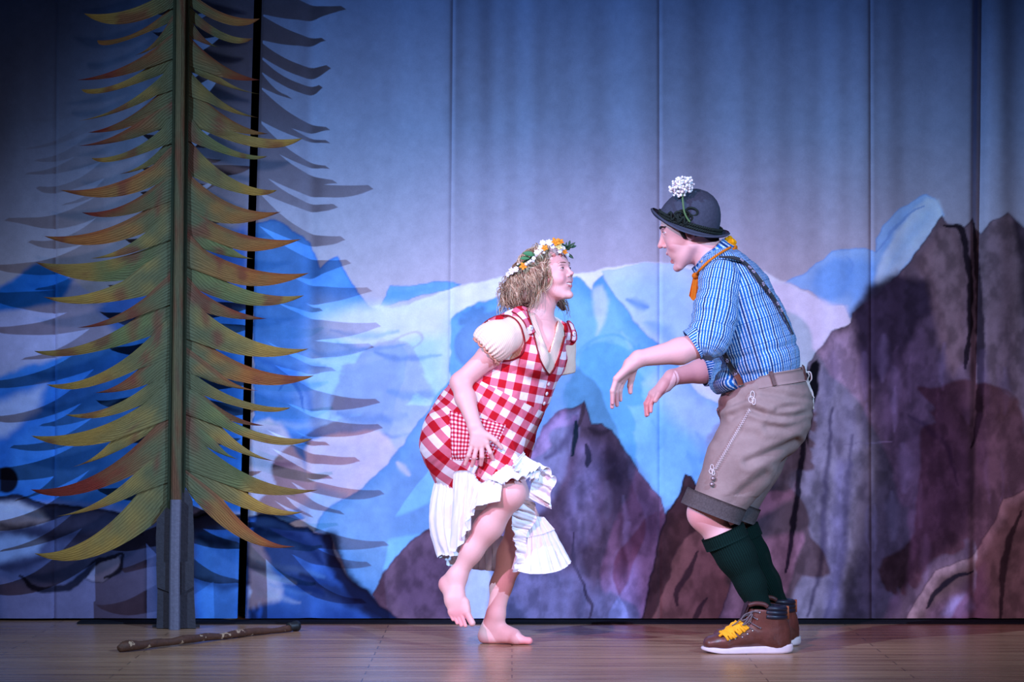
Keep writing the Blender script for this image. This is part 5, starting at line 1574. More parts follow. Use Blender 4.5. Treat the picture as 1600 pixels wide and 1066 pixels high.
# near hand, hanging from the wrist
B.cone(NWr, PM(986, 570, -0.305), 0.028, 0.027, 0.012)
for k, (x, y, d) in enumerate(((963, 592, -0.335), (965, 592, -0.318), (969, 594, -0.300), (973, 596, -0.283))):
    B.cone(PM(987, 569, -0.32 + 0.011 * k), PM(x, y, d), 0.0155, 0.0115, 0.014)
for (k, m_, t, r0) in (((963, 592, -0.335), (957, 611, -0.338), (957, 630, -0.330), 0.0086), ((964.5, 592, -0.318), (957.5, 614, -0.320), (956.5, 636, -0.312), 0.0092),
                       ((968.5, 594, -0.300), (963, 613, -0.300), (964, 633, -0.292), 0.0092), ((973, 596, -0.283), (968.5, 611, -0.283), (969.5, 625, -0.276), 0.0088)):
    B.cone(PM(*k), PM(*m_), r0 * 1.12, r0, 0.004); B.cone(PM(*m_), PM(*t), r0, r0 * 0.78, 0.004)
B.cone(PM(990, 572, -0.285), PM(986.5, 591, -0.268), 0.017, 0.012, 0.010); B.cone(PM(986.5, 591, -0.268), PM(984.5, 603, -0.262), 0.0115, 0.0100, 0.005)
B.cone(PM(984.5, 603, -0.262), PM(985, 613, -0.260), 0.0100, 0.0080, 0.004)
# far arm
FE, FWr = PM(1128, 572, 0.20), PM(1050, 590, 0.12)
B.cone(FS, FE, 0.050, 0.044, 0.02)
B.cone(FE, PM(1096, 580, 0.165), 0.044, 0.042, 0.02); B.cone(PM(1096, 580, 0.165), FWr, 0.042, 0.028, 0.02)
B.cone(FWr, PM(1040, 601, 0.115), 0.028, 0.028, 0.012)
for k, (x, y, d) in enumerate(((1019, 616, 0.150), (1018, 615, 0.133), (1019, 616, 0.116), (1023, 619, 0.100))):
    B.cone(PM(1040, 600, 0.135 - 0.011 * k), PM(x, y, d), 0.0160, 0.0120, 0.014)
for (k, m_, t, r0) in (((1019, 616, 0.150), (1012, 630, 0.150), (1012, 644, 0.144), 0.0086), ((1018, 615, 0.133), (1009.5, 631, 0.132), (1010, 649, 0.127), 0.0092),
                       ((1019, 616, 0.116), (1011.5, 632, 0.114), (1012, 648, 0.110), 0.0092), ((1023, 619, 0.100), (1017, 632, 0.099), (1017, 643, 0.096), 0.0086)):
    B.cone(PM(*k), PM(*m_), r0 * 1.12, r0, 0.004); B.cone(PM(*m_), PM(*t), r0, r0 * 0.78, 0.004)
B.cone(PM(1040, 604, 0.105), PM(1030, 616, 0.085), 0.016, 0.012, 0.010); B.cone(PM(1030, 616, 0.085), PM(1024, 626, 0.080), 0.0112, 0.0088, 0.005)
# legs
NKn, NAn = PM(1104, 803, -0.12), PM(1189, 952, -0.12)
FKn, FAn = PM(1135, 806, 0.14), PM(1216, 942, 0.13)
for H_, K_, A_ in ((PM(1198, 655, -0.09), NKn, NAn), (PM(1205, 655, 0.10), FKn, FAn)):
    B.cone(H_, K_, 0.098, 0.060, 0.03)
    c_ = K_ + (A_ - K_) * 0.3
    B.ell(K_ + np.array([-0.022, 0, 0.004]), (0.042, 0.046, 0.048), None, 0.03)
    B.cone(K_, c_, 0.050, 0.050, 0.03); B.cone(c_, A_, 0.050, 0.032, 0.03)
fine = [(*box_px(1022, 1100, 344, 432, DMM - 0.12, DMM + 0.12), 0.0018), (*box_px(948, 1002, 545, 645, DMM - 0.37, DMM - 0.23), 0.0020), (*box_px(1000, 1056, 580, 656, DMM + 0.05, DMM + 0.19), 0.0022)]
V, F = multi_mesh(B, 0.005, fine)
skin = rgb(226, 172, 168)
sp = [(ML(7.0, 3.6 * s_, -2.6), 3.2 * mq, rgb(222, 140, 144), 0.35) for s_ in (-1, 1)] + [(ML(10.8, 0, -1.5), 1.5 * mq, rgb(222, 132, 136), 0.4), (ML(-0.6, 7.2, -0.4), 2.6 * mq, rgb(222, 120, 124), 0.45)]
for t in np.linspace(-1, 1, 11):
    sp += [(ML(9.0 - 1.6 * t * t, 2.2 * t, -4.75), 0.6 * mq, rgb(186, 98, 104), 0.7), (ML(8.2 - 1.4 * t * t, 2.0 * t, -7.6 + 1.2 * t * t), 0.65 * mq, rgb(186, 98, 104), 0.7), (ML(7.9 - 1.3 * t * t, 1.5 * t, -6.1), 0.75 * mq, rgb(70, 26, 30), 0.9)]
for s_ in (-1, 1):
    for t in np.linspace(0, 1, 9):
        sp.append((ML(8.75 - 1.3 * t * t, (1.1 + 3.4 * t) * s_, 4.5 + 0.7 * t - 0.9 * t * t), 0.62 * mq, rgb(50, 34, 36), 0.9))
    sp.append((ML(9.4, 0.8 * s_, -2.5), 0.42 * mq, rgb(110, 50, 50), 0.8))
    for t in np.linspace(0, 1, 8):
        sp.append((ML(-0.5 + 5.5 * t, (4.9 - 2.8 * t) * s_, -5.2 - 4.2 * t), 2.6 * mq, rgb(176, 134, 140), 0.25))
sp += [(PM(1010, 640, 0.12), 0.07, rgb(206, 90, 92), 0.5), (PM(960, 630, -0.31), 0.05, rgb(224, 140, 150), 0.5), (PM(1095, 805, -0.18), 0.08, rgb(222, 140, 144), 0.4)]
mesh_from('body', V, F, SKIN, man, col=paint_spots(V, skin, sp))
eyes(ML, MR, mq, man, rgb(40, 30, 28), up=2.55, x=7.30, r=1.15)
m = MB()
for t in np.linspace(-1, 1, 9): m.ball(ML(8.0 - 1.3 * t * t, 1.5 * t, -5.25), np.array([0.26, 0.2, 0.36]) * mq, None, 8, 6, MR)
m.build('teeth', simple('teeth_b', rgb(232, 226, 222), 0.25, 0.5), man)
# eyebrows as fine raised hair
BROWN_H = simple('dark_brown_hair', rgb(40, 28, 28), 0.6, 0.35, 120, 0.4, 0.4)
for s_ in (-1, 1):
    P = B.snap(np.array([ML(9.05 - 2.0 * t * t, (1.0 + 4.4 * t) * s_, 4.55 + 1.0 * t - 1.2 * t * t) for t in np.linspace(0, 1, 8)]), 0.0)
    m = MB(); m.tube(P, np.array([0.34, 0.46, 0.48, 0.46, 0.4, 0.32, 0.24, 0.1]) * mq, 6); m.build('eyebrow', BROWN_H, man)
# short hair under the hat
hh = SDF()
hh.ell(ML(-1.5, 0, 3.6), np.array([9.5, 7.5, 8.4]) * mq, MR, 0.01)
hh.cone(ML(-6.5, 0, 0), ML(-6.6, 0, -3.4), 0.042, 0.034, 0.02, ms, 1.35)
for s_ in (-1, 1): hh.cone(ML(1.6, 6.6 * s_, 1.5), ML(1.5, 6.35 * s_, -1.0), 0.010, 0.006, 0.01)
hh.ell(ML(8.2, 0, -0.6), np.array([6.2, 8.6, 8.2]) * mq, MR, 0.008, 's')
hh.ell(ML(-0.6, 8.4, -1.2), np.array([2.2, 2.4, 3.4]) * mq, MR, 0.006, 's')
V, F = hh.mesh(0.004)
mesh_from('hair', V, F, BROWN_H, man)

# --- shirt
def shirt_mat():
    b = NB('blue_striped_shirt')
    sp_ = b.n('ShaderNodeSeparateXYZ'); b.l(b.attr('pat').outputs['Vector'], sp_.inputs[0])
    u, v = sp_.outputs[0], sp_.outputs[1]
    fr = lambda s, p: b.math('FRACT', b.math('MULTIPLY', s, 1.0 / p))
    st = b.math('LESS_THAN', fr(u, 0.0095), 0.58)
    c = b.mix(st, rgb(192, 220, 238), rgb(12, 92, 172))
    h = b.math('MULTIPLY', b.math('LESS_THAN', fr(v, 0.0095), 0.45), 0.30)
    c = b.mix(h, c, rgb(40, 118, 182))
    dk = b.math('MULTIPLY', b.math('LESS_THAN', fr(u, 0.0380), 0.13), 0.85)
    c = b.mix(dk, c, rgb(18, 44, 98))
    dk2 = b.math('MULTIPLY', b.math('LESS_THAN', fr(v, 0.042), 0.07), 0.5)
    c = b.mix(dk2, c, rgb(22, 60, 120))
    b.bump(b.noise(120, 3), 0.2, 0.003)
    return b.fin(c, 0.85, 0.15)
SHIRT = shirt_mat()
TS = [(1128, 425, 42, 0.165), (1147, 460, 56, 0.185), (1168, 510, 61, 0.180), (1180, 555, 65, 0.175), (1190, 600, 62, 0.168)]
ts3 = np.array([PM(a, b_, 0.0) for a, b_, c, d in TS])
sh = SDF()
sh.chain(list(ts3), [c * SM for a, b_, c, d in TS], 0.03, (0, 1, 0), [d / (c * SM) for a, b_, c, d in TS])
sh.cone(PM(1126, 424), PM(1138, 434), 0.062, 0.085, 0.03, (0, 1, 0), 1.15)
sh.ell(PM(1133, 598, -0.02), (0.058, 0.14, 0.05), None, 0.03)           # loose front over the waistband
sh.cut(PM(1208, 591), unit((0.30, 0, -1.0)), 0.006)
sl = SDF()
sl.cone(PM(1126, 440, -0.14), PM(1118, 490, -0.20), 0.078, 0.074, 0.03); sl.cone(PM(1118, 490, -0.20), PM(1110, 528, -0.235), 0.074, 0.068, 0.03)
sl.cone(PM(1110, 528, -0.235), PM(1075, 545, -0.245), 0.066, 0.052, 0.03)
cutp, cutn = PM(1085, 538, -0.245), unit((-0.84, -0.05, -0.54))
sl.cut(cutp, cutn, 0.006)
slf = SDF()
slf.cone(PM(1116, 442, 0.15), PM(1128, 555, 0.20), 0.075, 0.066, 0.03); slf.cone(PM(1128, 560, 0.20), PM(1096, 582, 0.17), 0.062, 0.050, 0.03)
cutf, cutfn = PM(1101, 580, 0.17), unit((-1, -0.3, -0.22))
slf.cut(cutf, cutfn, 0.006)
def shirt_fold(V, N):
    """long soft creases"""
    x = V[:, 0] * 3.0 + V[:, 1] * 2; z = V[:, 2]
    d = 0.010 * (fbm(x * 3.0 + z * 9 + 8, z * 21 - x * 2.2, 15) - 0.5) + 0.007 * (fbm(x * 6, z * 40, 16) - 0.5)
    return V + N * d[:, None]
def tube_uv(V, a, b_, R_, ref=(0, -1, 0)):
    e = unit(b_ - a); r1 = unit(np.asarray(ref, float) - np.dot(ref, e) * e); r2 = np.cross(e, r1)
    q = V - a
    return np.stack([np.arctan2(q @ r2, q @ r1) * R_ + 3, q @ e + 3, 0 * V[:, 0]], 1)
V, F = sh.mesh(0.0042); N = vnormals(V, F)
mid_ = (np.exp(-((V[:, 2] - PM(0, 552)[2] - 0.25 * (V[:, 0] - PM(1180, 0)[0])) / 0.012) ** 2) + 0.7 * np.exp(-((V[:, 2] - PM(0, 585)[2] - 0.1 * (V[:, 0] - PM(1180, 0)[0])) / 0.010) ** 2))
V = shirt_fold(V, N) - N * (0.008 * mid_)[:, None]
q = V - ts3[1]; e = unit(ts3[4] - ts3[1]); pp = np.cross((0, 1, 0), e)
an = np.arctan2(q @ pp, -(V[:, 1] - DMM)); zone = q @ e
shirt = mesh_from('shirt', V, F, SHIRT, man, vec=np.stack([an * 0.155 + 3, zone + 3, 0 * an], 1))
V, F = sl.mesh(0.0040); N = vnormals(V, F); V = shirt_fold(V, N)
roll = np.exp(-(((V - cutp) @ cutn + 0.022) / 0.010) ** 2)
V = V + N * (0.004 * roll)[:, None] + N * (0.008 * (fbm(V[:, 0] * 18 + V[:, 1] * 12, V[:, 2] * 60 + V[:, 0] * 30, 4) - 0.5))[:, None]
mesh_from('sleeve', V, F, SHIRT, shirt, vec=tube_uv(V, PM(1126, 440, -0.14), PM(1108, 535, -0.235), 0.072))
V, F = slf.mesh(0.0050); N = vnormals(V, F); V = shirt_fold(V, N)
mesh_from('sleeve', V, F, SHIRT, shirt, vec=tube_uv(V, PM(1116, 442, 0.15), PM(1120, 570, 0.20), 0.068))
# rolled cuffs
def ring_sheet(name, c, n, e1, r1, r2, h, mat, parent, flare=1.0, k=48, wob=0.0, uvR=0.06, thick=0.004):
    n = unit(n); e1 = unit(np.asarray(e1) - np.dot(e1, n) * n); e2 = np.cross(n, e1)
    rows = []; uv = []
    for i, t in enumerate(np.linspace(0, 1, 6)):
        row = []
        for j in range(k + 1):
            a = 2 * math.pi * j / k
            f_ = (1 + (flare - 1) * t) * (1 + wob * math.sin(5 * a + 2 * t))
            row.append(c + n * h * (t - 0.5) + f_ * (r1 * math.cos(a) * e1 + r2 * math.sin(a) * e2))
            uv.append((a * uvR, t * h, 0))
        rows.append(row)
    return sheet(name, rows, mat, parent, thick, vec=np.array(uv))
ring_sheet('cuff', cutp - cutn * 0.012, cutn, (0, 1, 0), 0.0575, 0.0590, 0.040, SHIRT, shirt, 0.96, wob=0.03)
ring_sheet('cuff', cutf - cutfn * 0.012, cutfn, (0, 1, 0), 0.0540, 0.0560, 0.036, SHIRT, shirt, 0.96, wob=0.03)
# collar
cn = unit(PM(1095, 388) - PM(1118, 412)); ce = unit(PM(1141, 381) - PM(1086, 430))
ce = unit(ce - np.dot(ce, cn) * cn)
ring_sheet('collar', PM(1112.5, 404), cn, ce, 0.0875, 0.100, 0.046, SHIRT, shirt, 0.86, uvR=0.035, thick=0.006)
hb = PM(1097, 409, -0.082)
m = MB(); m.ball(hb, (0.0055, 0.003, 0.0055), None, 12, 7); m.build('collar_button', simple('tan_button', rgb(210, 150, 96), 0.4), shirt)

# --- neckerchief
allsh = SDF(); allsh.ops = [o for o in sh.ops if o[3] == 'u'] + [o for o in sl.ops if o[3] == 'u']
ORG = simple('orange_cotton', rgb(206, 112, 30), 0.85, 0.1, 50, 0.25, 0.3)
m = MB()
P = []
for a in np.linspace(0, 2 * math.pi, 49):
    P.append(PM(1116, 411) + 0.094 * math.cos(a) * ce + 0.103 * math.sin(a) * np.cross(cn, ce) - cn * 0.012)
m.tube(P, 0.0065, 8)
nk = m.build('neckerchief', ORG, man)
kn = SDF()
for p0, p1, r in (((1136, 374, -0.02), (1144, 378, -0.03), 0.009), ((1144, 378, -0.03), (1147, 386, -0.02), 0.010), ((1147, 386, -0.02), (1150, 391, -0.01), 0.008), ((1140, 372, 0.0), (1147, 379, 0.02), 0.010), ((1138, 381, -0.03), (1146, 390, -0.03), 0.007)):
    kn.cone(PM(*p0), PM(*p1), r, r * 0.85, 0.006)
V, F = kn.mesh(0.0025); V = wrinkle(V, vnormals(V, F), 0.006, 90, 2)
mesh_from('knot', V, F, simple('yellow_cotton', rgb(240, 164, 20), 0.85, 0.1, 60, 0.2, 0.3), nk)
G = lerp_rows([PM(1084, 428, -0.03), PM(1089, 430, -0.045), PM(1093, 434, -0.055)], [PM(1077, 462, -0.05), PM(1084, 470, -0.065), PM(1091, 458, -0.075)], 16, 14)
G[:, :, 1] += 0.008 * np.sin(np.linspace(0, 9, 16))[None, :] * np.linspace(0.2, 1, 14)[:, None]
sheet('scarf_end', G, ORG, nk, 0.003)
Pq = catmull(np.array([(1087, 433), (1097, 422), (1108, 411), (1120, 402), (1132, 394), (1141, 389)], float), 6)
H = allsh.hit(Pq[:, 0], Pq[:, 1]); H = H + allsh.normal(H) * 0.006
m = MB(); m.tube(H, 0.0045, 8); m.build('scarf_band', ORG, nk)
m = MB(); m.ball(PM(1087, 431, -0.05), (0.014, 0.013, 0.012), None, 12, 8); m.build('front_knot', ORG, nk)

# --- leather shorts
LEA = NB('tan_suede')
f1 = LEA.noise(9, 5, 0.65); f2 = LEA.noise(120, 3, 0.6)
c_ = LEA.mix(f1, rgb(112, 92, 88), rgb(170, 148, 142)); LEA.bump(LEA.math('ADD', f2, LEA.math('MULTIPLY', f1, 0.5)), 0.25, 0.004)
LEA = LEA.fin(c_, 0.85, 0.2)
so = SDF()
so.cone(PM(1195, 590), PM(1198, 640), 0.146, 0.158, 0.03, (0, 1, 0), 1.16, 1.15)
so.cone(PM(1198, 640), PM(1203, 660, 0.0), 0.158, 0.130, 0.03, (0, 1, 0), 1.15)
so.cone(PM(1192, 655, -0.075), PM(1156, 722, -0.10), 0.132, 0.117, 0.03); so.cone(PM(1156, 722, -0.10), PM(1111, 806, -0.12), 0.117, 0.088, 0.03)
so.cone(PM(1200, 655, 0.085), PM(1173, 722, 0.12), 0.124, 0.106, 0.03); so.cone(PM(1173, 722, 0.12), PM(1136, 812, 0.14), 0.106, 0.084, 0.03)
so.ell(PM(1142, 640, -0.05), (0.038, 0.10, 0.05), None, 0.03)
so.cut(PM(1208, 581), unit((-0.19, 0, 1.0)), 0.006)
hem_n = unit((-0.36, 0, -0.93))
so.cut(PM(1110, 801, -0.1), hem_n, 0.006)
V, F = so.mesh(0.0045); N = vnormals(V, F)
x = V[:, 0]; z = V[:, 2]
cre = (fbm(x * 5 + z * 3, z * 9 - x * 7, 21) - 0.5) * 0.014
def px_of(V): return 800 + V[:, 0] * FPX / V[:, 1], HOR - (V[:, 2] - CH) * FPX / V[:, 1]
qx, qy = px_of(V)
for L_, dp, wd in (([(1186, 612), (1215, 616), (1245, 622), (1266, 626)], 0.006, 5), ([(1178, 641), (1205, 649), (1238, 652), (1266, 641)], 0.008, 5), ([(1200, 668), (1230, 668), (1262, 655)], 0.006, 6),
                  ([(1168, 722), (1195, 711), (1216, 702), (1244, 690)], 0.009, 6), ([(1140, 790), (1165, 765), (1195, 742)], 0.007, 7), ([(1128, 636), (1150, 628), (1176, 616)], 0.008, 5), ([(1145, 650), (1170, 640), (1190, 646)], 0.006, 5),
                  ([(1120, 690), (1150, 676), (1180, 680)], 0.004, 7), ([(1215, 640), (1240, 634), (1264, 634)], 0.005, 4)):
    L_ = catmull(L_, 8); dd = np.full(len(V), 1e9)
    for i in range(len(L_) - 1):
        a = L_[i]; e = L_[i + 1] - a; tt = np.clip(((qx - a[0]) * e[0] + (qy - a[1]) * e[1]) / (e @ e), 0, 1)
        dd = np.minimum(dd, np.hypot(qx - a[0] - tt * e[0], qy - a[1] - tt * e[1]))
    cre = cre - np.where(qy > 775, 0.4, 1.0) * np.where(V[:, 1] < DMM + 0.02, dp * (np.exp(-(dd / wd) ** 2) - 0.45 * np.exp(-((dd - 2 * wd) / wd) ** 2)), 0)
V = V + N * cre[:, None]
sho = mesh_from('leather_shorts', V, F, LEA, man)
def strip_on(sdf, pts, wpx, off, name, mat, parent, thick=0.004, nw=5, taper=None, n=8):
    P = catmull(np.array(pts, float), n); k = len(P)
    H = sdf.hit(P[:, 0], P[:, 1]); N_ = sdf.normal(H)
    N_ = np.array([N_[max(i - 2, 0):i + 3].mean(0) for i in range(k)]); N_ /= np.linalg.norm(N_, axis=1)[:, None]
    H = H + N_ * off
    T = np.gradient(H, axis=0); T /= np.linalg.norm(T, axis=1)[:, None]
    S_ = np.cross(T, N_); S_ /= np.linalg.norm(S_, axis=1)[:, None]
    w = np.full(k, wpx * SM) if taper is None else np.interp(np.linspace(0, 1, k), np.linspace(0, 1, len(taper)), taper) * SM
    G = np.array([[H[i] + S_[i] * w[i] * t for t in np.linspace(-1, 1, nw)] for i in range(k)])
    sheet(name, G, mat, parent, thick)
    return H, N_, T, S_
# waistband, loops, tabs
LEA2 = simple('waistband_suede', rgb(146, 124, 120), 0.85, 0.2, 40, 0.15, 0.2)
strip_on(so, [(1146, 610), (1160, 604), (1185, 599), (1210, 594), (1235, 590), (1257, 586)], 9.5, 0.004, 'waistband', LEA2, sho, 0.005)
LEA3 = simple('dark_leather', rgb(92, 66, 62), 0.6, 0.35, 60, 0.2, 0.2)
strip_on(so, [(1204, 583), (1207, 593), (1210, 604)], 3.0, 0.009, 'belt_loop', LEA3, sho, 0.004)
strip_on(so, [(1252, 574), (1254, 584), (1256, 594)], 2.6, 0.009, 'belt_loop', LEA3, sho, 0.004)
strip_on(so, [(1139, 620), (1144, 614), (1150, 606)], 5.0, 0.010, 'drop_flap_tab', LEA3, sho, 0.005)
# embroidery
EMB = simple('pale_embroidery', rgb(224, 212, 214), 0.8)
P = np.array([(1173 + (1120 - 1173) * t, 641 + (733 - 641) * t) for t in np.linspace(0, 1, 61)])
P[1::2] += np.array([1.5, 0.9]); P[::2] -= np.array([1.5, 0.9])
H = so.hit(P[:, 0], P[:, 1]); H = H + so.normal(H) * 0.0105
m = MB(); m.tube(H, 0.0013, 5)
for cx, cy, s_ in ((1177, 626, 1.0), (1115.5, 737, 0.8)):
    for kx, ky, a, b_ in ((0, -7, 3, 6), (-2, 0, 3.5, 5), (2, 3, 2.5, 5)):
        L_ = np.array([(cx + s_ * (kx + a * math.cos(t)), cy + s_ * (ky + b_ * math.sin(t))) for t in np.linspace(0, 6.28, 17)])
        H = so.hit(L_[:, 0], L_[:, 1]); H = H + so.normal(H) * 0.0105
        m.tube(H, 0.0012, 5)
m.build('embroidery', EMB, sho)
HORN = simple('horn_button', rgb(104, 84, 84), 0.3, 0.5, 90, 0.4)
for bx, by in ((1116, 748.5), (1114, 757.5), (1125.5, 641)):
    hb = so.hit([bx], [by])[0]; nb_ = so.normal(hb[None])[0]; e1 = unit(np.cross(nb_, (0, 0, 1))); e2 = np.cross(nb_, e1)
    m = MB(); m.ball(hb + nb_ * 0.009, np.array([0.0088, 0.0088, 0.004]), None, 16, 8, np.stack([e1, e2, nb_], 1)); b0 = m.build('button', HORN, sho)
    m = MB(); m.ball(hb + nb_ * 0.0125, np.array([0.004, 0.004, 0.002]), None, 10, 6, np.stack([e1, e2, nb_], 1)); m.build('button_centre', simple('button_centre', rgb(190, 176, 180), 0.4), b0)
# turned-up hems
HEM = simple('grey_wool_hem', rgb(84, 76, 76), 0.95, 0.1, 160, 0.5, 0.4)
for dx, dy in ((0, 0), (28, 0.245)):
    c0 = PM(1115 + dx, 791 + (2 if dx else 0), -0.115 + dy)
    ring_sheet('turned_hem', c0, hem_n, (0, 1, 0), 0.106, 0.108 if not dx else 0.098, 0.060, HEM, sho, 1.0, wob=0.012, thick=0.006)
# lacing cords at the back
CORD = simple('white_cord', rgb(222, 216, 214), 0.8)
for pts in ([(1258, 578), (1264, 586), (1262, 594), (1266, 606), (1268, 620)], [(1258, 582), (1266, 582), (1268, 592), (1264, 600), (1270, 616), (1271, 640)], [(1257, 590), (1262, 600), (1266, 612), (1272, 622)]):
    m = MB(); m.tube(catmull([PM(a, b_, -0.06 + 0.01 * i) for i, (a, b_) in enumerate(pts)], 8), 0.0026, 6); m.build('lace_cord', CORD, sho)

# --- braces with edelweiss
BRA = simple('brace_webbing', rgb(58, 60, 64), 0.8, 0.2, 200, 0.3, 0.3)
STAR = simple('edelweiss_thread', rgb(176, 166, 190), 0.8)
shu = SDF(); shu.ops = [o for o in sh.ops if o[3] == 'u']
def star(H, N_, T, parent, r=0.0085):
    m = MB(); e2 = np.cross(N_, T)
    for k in range(6):
        a = k * math.pi / 3; d = math.cos(a) * T + math.sin(a) * e2
        t_ = np.cross(N_, d)
        m.ball(H + d * r * 0.62, np.array([r * 0.45, r * 0.2, 0.0012]), None, 8, 4, np.stack([d, t_, N_], 1))
    return m.build('edelweiss', STAR, parent)
br1 = None
def brace(sdf, pts, taper, off, stars, n=8):
    P = catmull(np.array(pts, float), n); k = len(P)
    m0 = len(man.children)
    before = set(man.children)
    H, N_, T, S_ = strip_on(sdf, pts, 5, off, 'brace', BRA, man, 0.003, 5, taper, n)
    o = [c for c in man.children if c not in before][0]
    for f_ in stars:
        i = int(f_ * (k - 1)); star(H[i] + N_[i] * 0.0024, N_[i], T[i], o)
    return o
brace(allsh, [(1124, 405), (1143, 406), (1158, 411), (1171, 423), (1187, 443), (1204, 465), (1216, 484), (1227, 505), (1236, 524)], [1.5, 4.0, 5, 5, 4.8, 4, 3.2, 2.2, 1.3], 0.009, (0.24, 0.36, 0.42, 0.53, 0.59, 0.71, 0.77))
b2 = brace(shu, [(1128, 533), (1134, 550), (1142, 567), (1149, 582), (1154, 592)], [5, 5, 5, 5, 5], 0.011, (0.25, 0.45, 0.85))
strip_on(shu, [(1152, 586), (1155, 592), (1158, 600)], 4.6, 0.015, 'leather_tab', simple('tab_leather', rgb(112, 72, 58), 0.5), b2, 0.004)

# --- knee socks
def sock_mat():
    b = NB('green_rib_sock')
    sp_ = b.n('ShaderNodeSeparateXYZ'); b.l(b.attr('pat').outputs['Vector'], sp_.inputs[0])
    w = b.math('SINE', b.math('MULTIPLY', sp_.outputs[0], 6.283 / 0.0085))
    n = b.noise(220, 3)
    h = b.math('ADD', b.math('MULTIPLY', w, 0.5), n)
    c = b.mix(b.math('MULTIPLY_ADD', h, 0.4, 0.2, clamp=True), rgb(6, 20, 19), rgb(15, 44, 38))
    b.bump(h, 0.5, 0.004)
    return b.fin(c, 0.95, 0.1)
SOCK = sock_mat()
for pts, rr in (([(1119, 815, -0.12), (1129, 833, -0.12), (1150, 868, -0.12), (1173, 912, -0.12), (1190, 958, -0.12)], [0.070, 0.071, 0.066, 0.049, 0.040]),
                ([(1146, 815, 0.135), (1154, 831, 0.135), (1174, 868, 0.135), (1197, 910, 0.13), (1216, 950, 0.13)], [0.066, 0.067, 0.060, 0.047, 0.040])):
    s_ = SDF(); Q_ = [PM(*p) for p in pts]
    s_.chain(Q_, rr, 0.03)
    p0 = Q_[1]; tn = unit((-0.40, 0, 0.915))
    s_.cut(p0, tn, 0.006)
    V, F = s_.mesh(0.004)
    so_ = mesh_from('knee_sock', V, F, SOCK, man, vec=tube_uv(V, Q_[0], Q_[-1], 0.066))
    ax_ = unit(Q_[2] - Q_[0])
    ring_sheet('sock_cuff', p0 + ax_ * 0.017, tn, (0, 1, 0), rr[1] + 0.004, rr[1] + 0.006, 0.046, SOCK, so_, 1.01, wob=0.008, uvR=0.073, thick=0.006)

